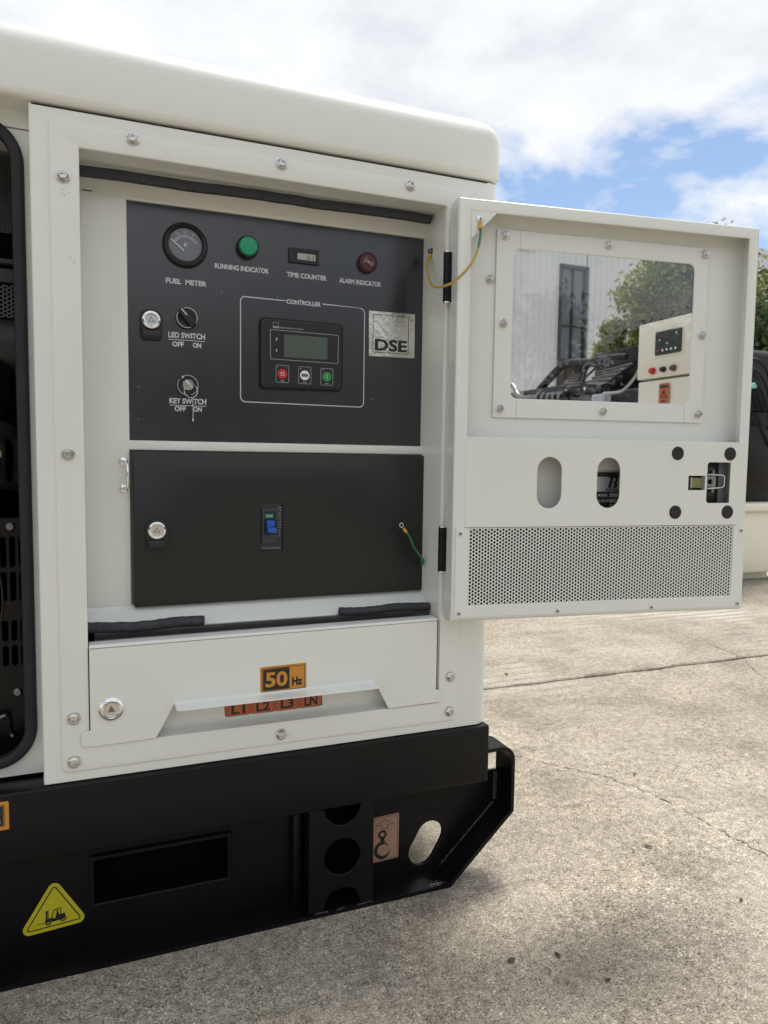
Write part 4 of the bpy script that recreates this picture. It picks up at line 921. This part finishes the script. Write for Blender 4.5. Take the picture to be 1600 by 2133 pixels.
part('skid_hole', join(*[lathe([(.06, -.004), (.058, -.006), (.002, -.006)], (x, 2.50, z), 18) for x in (4.50, 4.50) for z in (.34, .18)][:2]), 'inner_dark', sk, G2)
cab = P2('control_cabinet', join(box(3.65, 3.82, 2.36, 3.03, 1.430, 1.825, .008), box(3.66, 3.82, 2.38, 3.025, .75, 1.415, .008), box(3.70, 3.76, 2.5, 2.9, .56, .76)), 'sunlit_yellow_cream')
def onface(name, x0, x1, z0, z1, mat, r=.004, th=.006, holes=()):   # x runs left to right as seen from the viewer
    return part(name, facing_x(plate(rect(x0, x1, z0, z1, r), 0, th, holes, b=min(.0015, th * .4)), 3.65 - th), mat, cab, G2)
# viewer's left edge of the cabinet face is y = 3.03 (local x = -3.03)
onface('display_surround', -2.86, -2.585, 1.565, 1.760, 'sunlit_yellow_cream', .014, .006)
onface('display', -2.845, -2.600, 1.582, 1.745, 'black_plastic', .012, .014)
for i in range(5): part('lamp_key', facing_x(plate(circ(-2.805 + i * .040, 1.612, .0085, 12), 0, .004), 3.630), 'white_paint' if i else 'red_button', cab, G2)
for x, z in ((-2.795, 1.685), (-2.64, 1.715), (-2.725, 1.655)): part('lamp_key', facing_x(plate(circ(x, z, .006, 10), 0, .004), 3.630), 'white_paint', cab, G2)
for x, m_, r_ in ((-2.865, 'red_button', .024), (-2.760, 'black_plastic', .020), (-2.665, 'rust_brown', .022)):
    part('push_button', ([(3.65 + y, -xx, z) for xx, y, z in lathe([(r_, 0), (r_, -.012), (r_ * .8, -.03), (r_ * .2, -.033)], (x, 0, 1.480), 18)[0]], lathe([(1, 0)] * 4, n=18)[1]), m_, cab, G2)
onface('warning_sticker', -2.800, -2.705, 1.245, 1.385, 'red_orange_sticker', .004, .003)
wt = [(-2.785, 1.285), (-2.720, 1.285), (-2.7525, 1.345)]
part('warning_triangle', facing_x(join(plate(wt, 0, .001, [offset(wt, .006)]), plate([(-2.755, 1.303), (-2.750, 1.303), (-2.749, 1.328), (-2.756, 1.328)], 0, .001), plate(rect(-2.792, -2.712, 1.352, 1.372), 0, .001), plate(rect(-2.77, -2.735, 1.256, 1.268), 0, .001)), 3.6455), 'print_black', cab, G2)
P2('engine', join(box(3.85, 4.40, 3.15, 4.75, .60, 1.20, .03), box(3.80, 4.05, 3.15, 5.05, 1.15, 1.40, .03), box(3.76, 3.92, 3.60, 5.02, 1.40, 1.500, .008), box(4.05, 4.35, 3.10, 3.95, 1.20, 1.45, .03)), 'black_plastic')
rad = P2('radiator', join(box(3.95, 4.62, 3.10, 3.91, 1.10, 1.755, .01), box(3.85, 4.60, 5.20, 5.45, .56, 1.25, .02)), 'black_frame')
P2('alternator', join(lathe([(.26, 2.62), (.30, 2.64), (.30, 3.12), (.26, 3.14)], (4.38, 0, 1.00), 28), box(4.10, 4.62, 2.60, 3.12, .56, .95, .02), box(3.98, 4.64, 2.56, 3.12, .56, 1.64, .07, 4), box(4.05, 4.60, 2.53, 2.57, .70, 1.10, .01), box(4.10, 4.55, 2.53, 2.57, 1.2, 1.5, .02)), 'black_frame')
P2('intake_pipe', join(tube(smooth([(3.84, 4.62, 1.46), (3.82, 4.48, 1.53), (3.80, 4.25, 1.635), (3.80, 4.14, 1.678), (3.80, 4.02, 1.680), (3.80, 3.74, 1.650), (3.81, 3.68, 1.63), (3.82, 3.66, 1.55), (3.84, 3.66, 1.42)], 8), .036, 14),
    tube(smooth([(3.78, 3.88, 1.45), (3.78, 3.85, 1.54), (3.78, 3.80, 1.62), (3.78, 3.70, 1.66), (3.80, 3.55, 1.668), (3.84, 3.38, 1.660)], 8), .024, 12), tube([(3.77, 3.80, 1.53), (3.79, 3.58, 1.655)], .010, 8)), 'black_rubber')
def finned(pts):
    """four corners of a louvred shield: bottom-left, bottom-right, top-right, top-left"""
    a, b_, c_, d_ = (Vector(p) for p in pts); g = [([tuple(p) for p in (a, b_, c_, d_)], [(0, 1, 2, 3)])]
    for k_ in range(5):
        t = k_ / 4; g.append(tube([tuple(a.lerp(d_, t) + Vector((-.008, 0, 0))), tuple(b_.lerp(c_, t) + Vector((-.008, 0, 0)))], .0075, 6))
    return join(*g)
P2('heat_shield', join(finned([(3.76, 4.124, 1.49), (3.75, 3.84, 1.47), (3.80, 3.82, 1.572), (3.80, 4.00, 1.570)]), finned([(3.74, 3.724, 1.475), (3.74, 3.516, 1.452), (3.79, 3.244, 1.585), (3.79, 3.654, 1.565)])), 'dark_steel')
P2('exhaust_bellows', join(tube([(3.72, 4.60 - i * .04, 1.415) for i in range(16)], .026, 12), *[tube([(3.72, 4.40 - k_ * .085, 1.410 - k_ * .006), (3.72, 4.36 - k_ * .085, 1.408 - k_ * .006)], .046, 12) for k_ in range(5)], tube(smooth([(3.75, 4.96, 1.585), (3.75, 4.88, 1.55), (3.74, 4.78, 1.46), (3.73, 4.6, 1.415)], 6), .022, 10)), 'dark_steel')
P2('coolant_bottle', box(3.68, 3.76, 3.43, 3.60, 1.20, 1.372, .02, 3), 'hose_white')
P2('drain_hose', tube(smooth([(3.67, 3.04, 1.50), (3.67, 3.08, 1.455), (3.67, 3.16, 1.395), (3.68, 3.26, 1.365), (3.69, 3.45, 1.372)], 8), .011, 8), 'hose_white')
P2('rocker_bolt', join(*[lathe([(.014, 0), (.014, .02), (.009, .028)], (3.755, y, 1.440), 10, 'x') for y in (4.62, 4.33, 4.04, 3.78)]), 'steel')
P2('yellow_tag', box(3.752, 3.757, 4.70, 4.80, 1.462, 1.492), 'level_yellow')
P2('cable', join(tube(smooth([(3.96, 2.53, 1.365), (4.08, 2.50, 1.362), (4.22, 2.50, 1.375)], 5), .020, 8)), 'cable_cyan')
P2('cable_loop', join(*[tube(smooth([(4.05, 2.52, 1.50 - k_ * .05), (4.18, 2.48, 1.55 - k_ * .07), (4.30, 2.47, 1.45 - k_ * .10), (4.42, 2.52, 1.20 - k_ * .12)], 7), .010, 7) for k_ in range(3)]), 'black_rubber')

# ------------------------------------------------------------------ warehouse
WY = 20.2
wh = tag(empty('warehouse', (18, WY + 6, 0)), 'tall grey corrugated metal warehouse with a narrow window strip, behind the trees', 'building')
def Wp(name, g, mat): return part(name, g, mat, wh)
def corrugated(x0, x1, z0, z1, y, pitch=.25, d=.03):
    pts = []; x = x0
    while x < x1:
        pts += [(x, y), (x + pitch * .52, y), (x + pitch * .62, y - d), (x + pitch * .88, y - d)]; x += pitch
    pts.append((min(x, x1 + pitch), y)); n = len(pts)
    return [(a, b_, z) for z in (z0, z1) for a, b_ in pts], [(i, i + 1, n + i + 1, n + i) for i in range(n - 1)]
WX0, WX1 = 14.95, 16.05
Wp('wall', join(corrugated(6, WX0, 0, 9.15, WY), corrugated(WX1, 27, 0, 9.15, WY), corrugated(WX0, WX1, 7.60, 9.15, WY)), 'warehouse_cladding')
Wp('wall_body', join(box(6, 27.2, WY + .5, WY + 13, 0, 9.1), box(6, 6.05, WY, WY + .6, 0, 9.1), box(27.15, 27.2, WY, WY + .6, 0, 9.1)), 'warehouse_cladding')
Wp('flashing', join(box(5.9, 27.3, WY - .10, WY + .1, 9.05, 9.25), box(6, 13.9, WY - .07, WY + .02, 7.95, 8.02)), 'warehouse_cladding')
wn = Wp('window', join(box(WX0 - .05, WX0 + .06, WY - .08, WY + .15, 0, 7.66), box(WX1 - .06, WX1 + .05, WY - .08, WY + .15, 0, 7.66), box(WX0, WX1, WY - .08, WY + .15, 7.55, 7.66), box(WX0, WX1, WY - .05, WY + .12, 4.30, 4.42), box(15.47, 15.53, WY - .05, WY + .12, 4.4, 7.6), box(WX0, WX1, WY - .05, WY + .12, 5.55, 5.61)), 'warehouse_frame')
for x0, x1 in ((WX0 + .06, 15.47), (15.53, WX1 - .06)):
    for z0, z1 in ((4.42, 5.55), (5.61, 7.55)): part('pane', box(x0, x1, WY + .03, WY + .05, z0, z1), 'dark_glass', wn, wh)
ld = Wp('loading_door', box(WX0 + .06, WX1 - .06, WY + .30, WY + .34, 0, 4.30), 'rust_brown')
part('door_seam', box(15.49, 15.51, WY + .28, WY + .302, 0, 4.3), 'inner_dark', ld, wh)

# ------------------------------------------------------------------ trees
def tree(name, x, y, z0, z1, rad, mat, seed, label, leaves=9000, size=.10, lumps=16, group='trees beyond the yard', squash=1.0):
    rg = random.Random(seed)
    T = tag(empty(name, (x, y, 0)), label, 'tree', group)
    zc = (z0 + z1) / 2; hz_ = (z1 - z0) / 2
    cl = []
    for i in range(lumps):
        a = rg.uniform(0, 2 * PI); u = rg.uniform(-1, 1); rr_ = rg.uniform(.35, .82)
        q = math.sqrt(max(0, 1 - u * u)); cl.append((Vector((q * math.cos(a) * rad * rr_, q * math.sin(a) * rad * rr_, zc + u * hz_ * .78)), rad * rg.uniform(.26, .44)))
    tk = [tube(smooth([(0, 0, -.05), (rg.uniform(-.06, .06), rg.uniform(-.06, .06), z0 * .5), (rg.uniform(-.1, .1), rg.uniform(-.1, .1), z0), (0, 0, zc)], 5), .13 * rad ** .5, 10, r1=.03)]
    for c_, r_ in cl: tk.append(tube(smooth([(0, 0, z0 * .75 + rg.uniform(0, .5) * (zc - z0)), (c_.x * .45, c_.y * .45, (z0 + c_.z) / 2 + .1), tuple(c_)], 4), .035 * rad ** .5, 6, r1=.008))
    ob('trunk', join(*tk), 'bark', T)
    V, F = [], []
    for i in range(leaves):
        c_, r_ = cl[rg.randrange(lumps)]
        d = Vector((rg.gauss(0, 1), rg.gauss(0, 1), rg.gauss(0, .8))).normalized() * r_ * (rg.random() ** .45) * rg.choice((1, 1, 1, 1.25))
        p = c_ + d; nrm = (d.normalized() * .7 + Vector((rg.gauss(0, .6), rg.gauss(0, .6), rg.gauss(.3, .5)))).normalized()
        a = nrm.orthogonal().normalized(); a = (a * math.cos(i) + nrm.cross(a) * math.sin(i)); b_ = nrm.cross(a); sz = size * rg.uniform(.6, 1.25); s0 = len(V)
        V += [tuple(p - a * sz), tuple(p + b_ * sz * .42 + nrm * sz * .12), tuple(p + a * sz), tuple(p - b_ * sz * .42 + nrm * sz * .12)]; F += [(s0, s0 + 1, s0 + 2, s0 + 3)]
    raw('crown', (V, F), mat, T)
    return T
tree('leafy_tree', 9.25, 8.15, 2.4, 4.55, 1.25, 'leaves_bright', 11, 'bright yellow-green leafy tree framed by the door window', 36000, .05, 24)
tree('leafy_tree', 8.70, 8.85, 2.0, 3.70, .80, 'leaves_bright', 12, 'low green tree at the left of the bright tree in the door window', 16000, .05, 14)
tree('leafy_tree', 10.9, 7.9, 2.0, 4.2, 1.4, 'leaves_dark', 13, 'dark green tree behind the bright tree in the door window', 16000, .07)
tree('leafy_tree', 7.95, 5.05, .9, 3.35, 1.05, 'leaves_dark', 14, 'dark green tree at the right edge of the picture beside the open door', 22000, .05, 20)
hedge = [(-9.5, -16.0, 5.2, 2.5, 'tall bushy tree, leftmost of the row behind the viewer that the door window mirrors'), (-5.6, -15.2, 4.2, 2.3, 'low bushy tree, second from the left in the row behind the viewer'), (-2.0, -16.2, 4.8, 2.4, 'bushy tree, third from the left in the row behind the viewer'),
    (1.6, -15.0, 3.9, 2.2, 'lowest bushy tree, in the middle of the row behind the viewer'), (5.0, -16.2, 5.6, 2.5, 'tallest bushy tree, third from the right in the row behind the viewer'), (8.6, -15.4, 4.2, 2.3, 'low bushy tree, second from the right in the row behind the viewer'), (12.2, -16.2, 5.0, 2.4, 'bushy tree, rightmost of the row behind the viewer')]
for i, (x, y, zt, r_, lb) in enumerate(hedge): tree('hedge_tree', x, y, .1, zt, r_, 'leaves_dark', 40 + i, lb, 7000, .12, 18, 'trees behind the viewer')

# ------------------------------------------------------------------ scraps lying on the concrete
sg_ = random.Random(9)
for i, (x, y, r_) in enumerate([(1.093, -.027, .0060), (1.051, -.029, .0035), (.706, -.244, .0050), (.625, -.226, .0045), (.747, -.321, .0040), (1.315, .274, .0035), (1.128, -.239, .0035), (1.46, 1.165, .008)]):
    sc_ = ob('leaf_scrap', ([(r_ * sg_.uniform(.5, 1.6) * math.cos(a * PI / 3.5) * 1.4, r_ * sg_.uniform(.3, 1.3) * math.sin(a * PI / 3.5), .0015 + sg_.uniform(0, .004)) for a in range(7)] + [(0, 0, .006)], [(a, (a + 1) % 7, 7) for a in range(7)]), 'crack_dirt', None, (x, y, 0), (0, 0, sg_.uniform(0, 3)))
    tag(sc_, 'tiny dark dry leaf scrap lying loose on the concrete', 'leaf', 'dry scraps on the concrete')
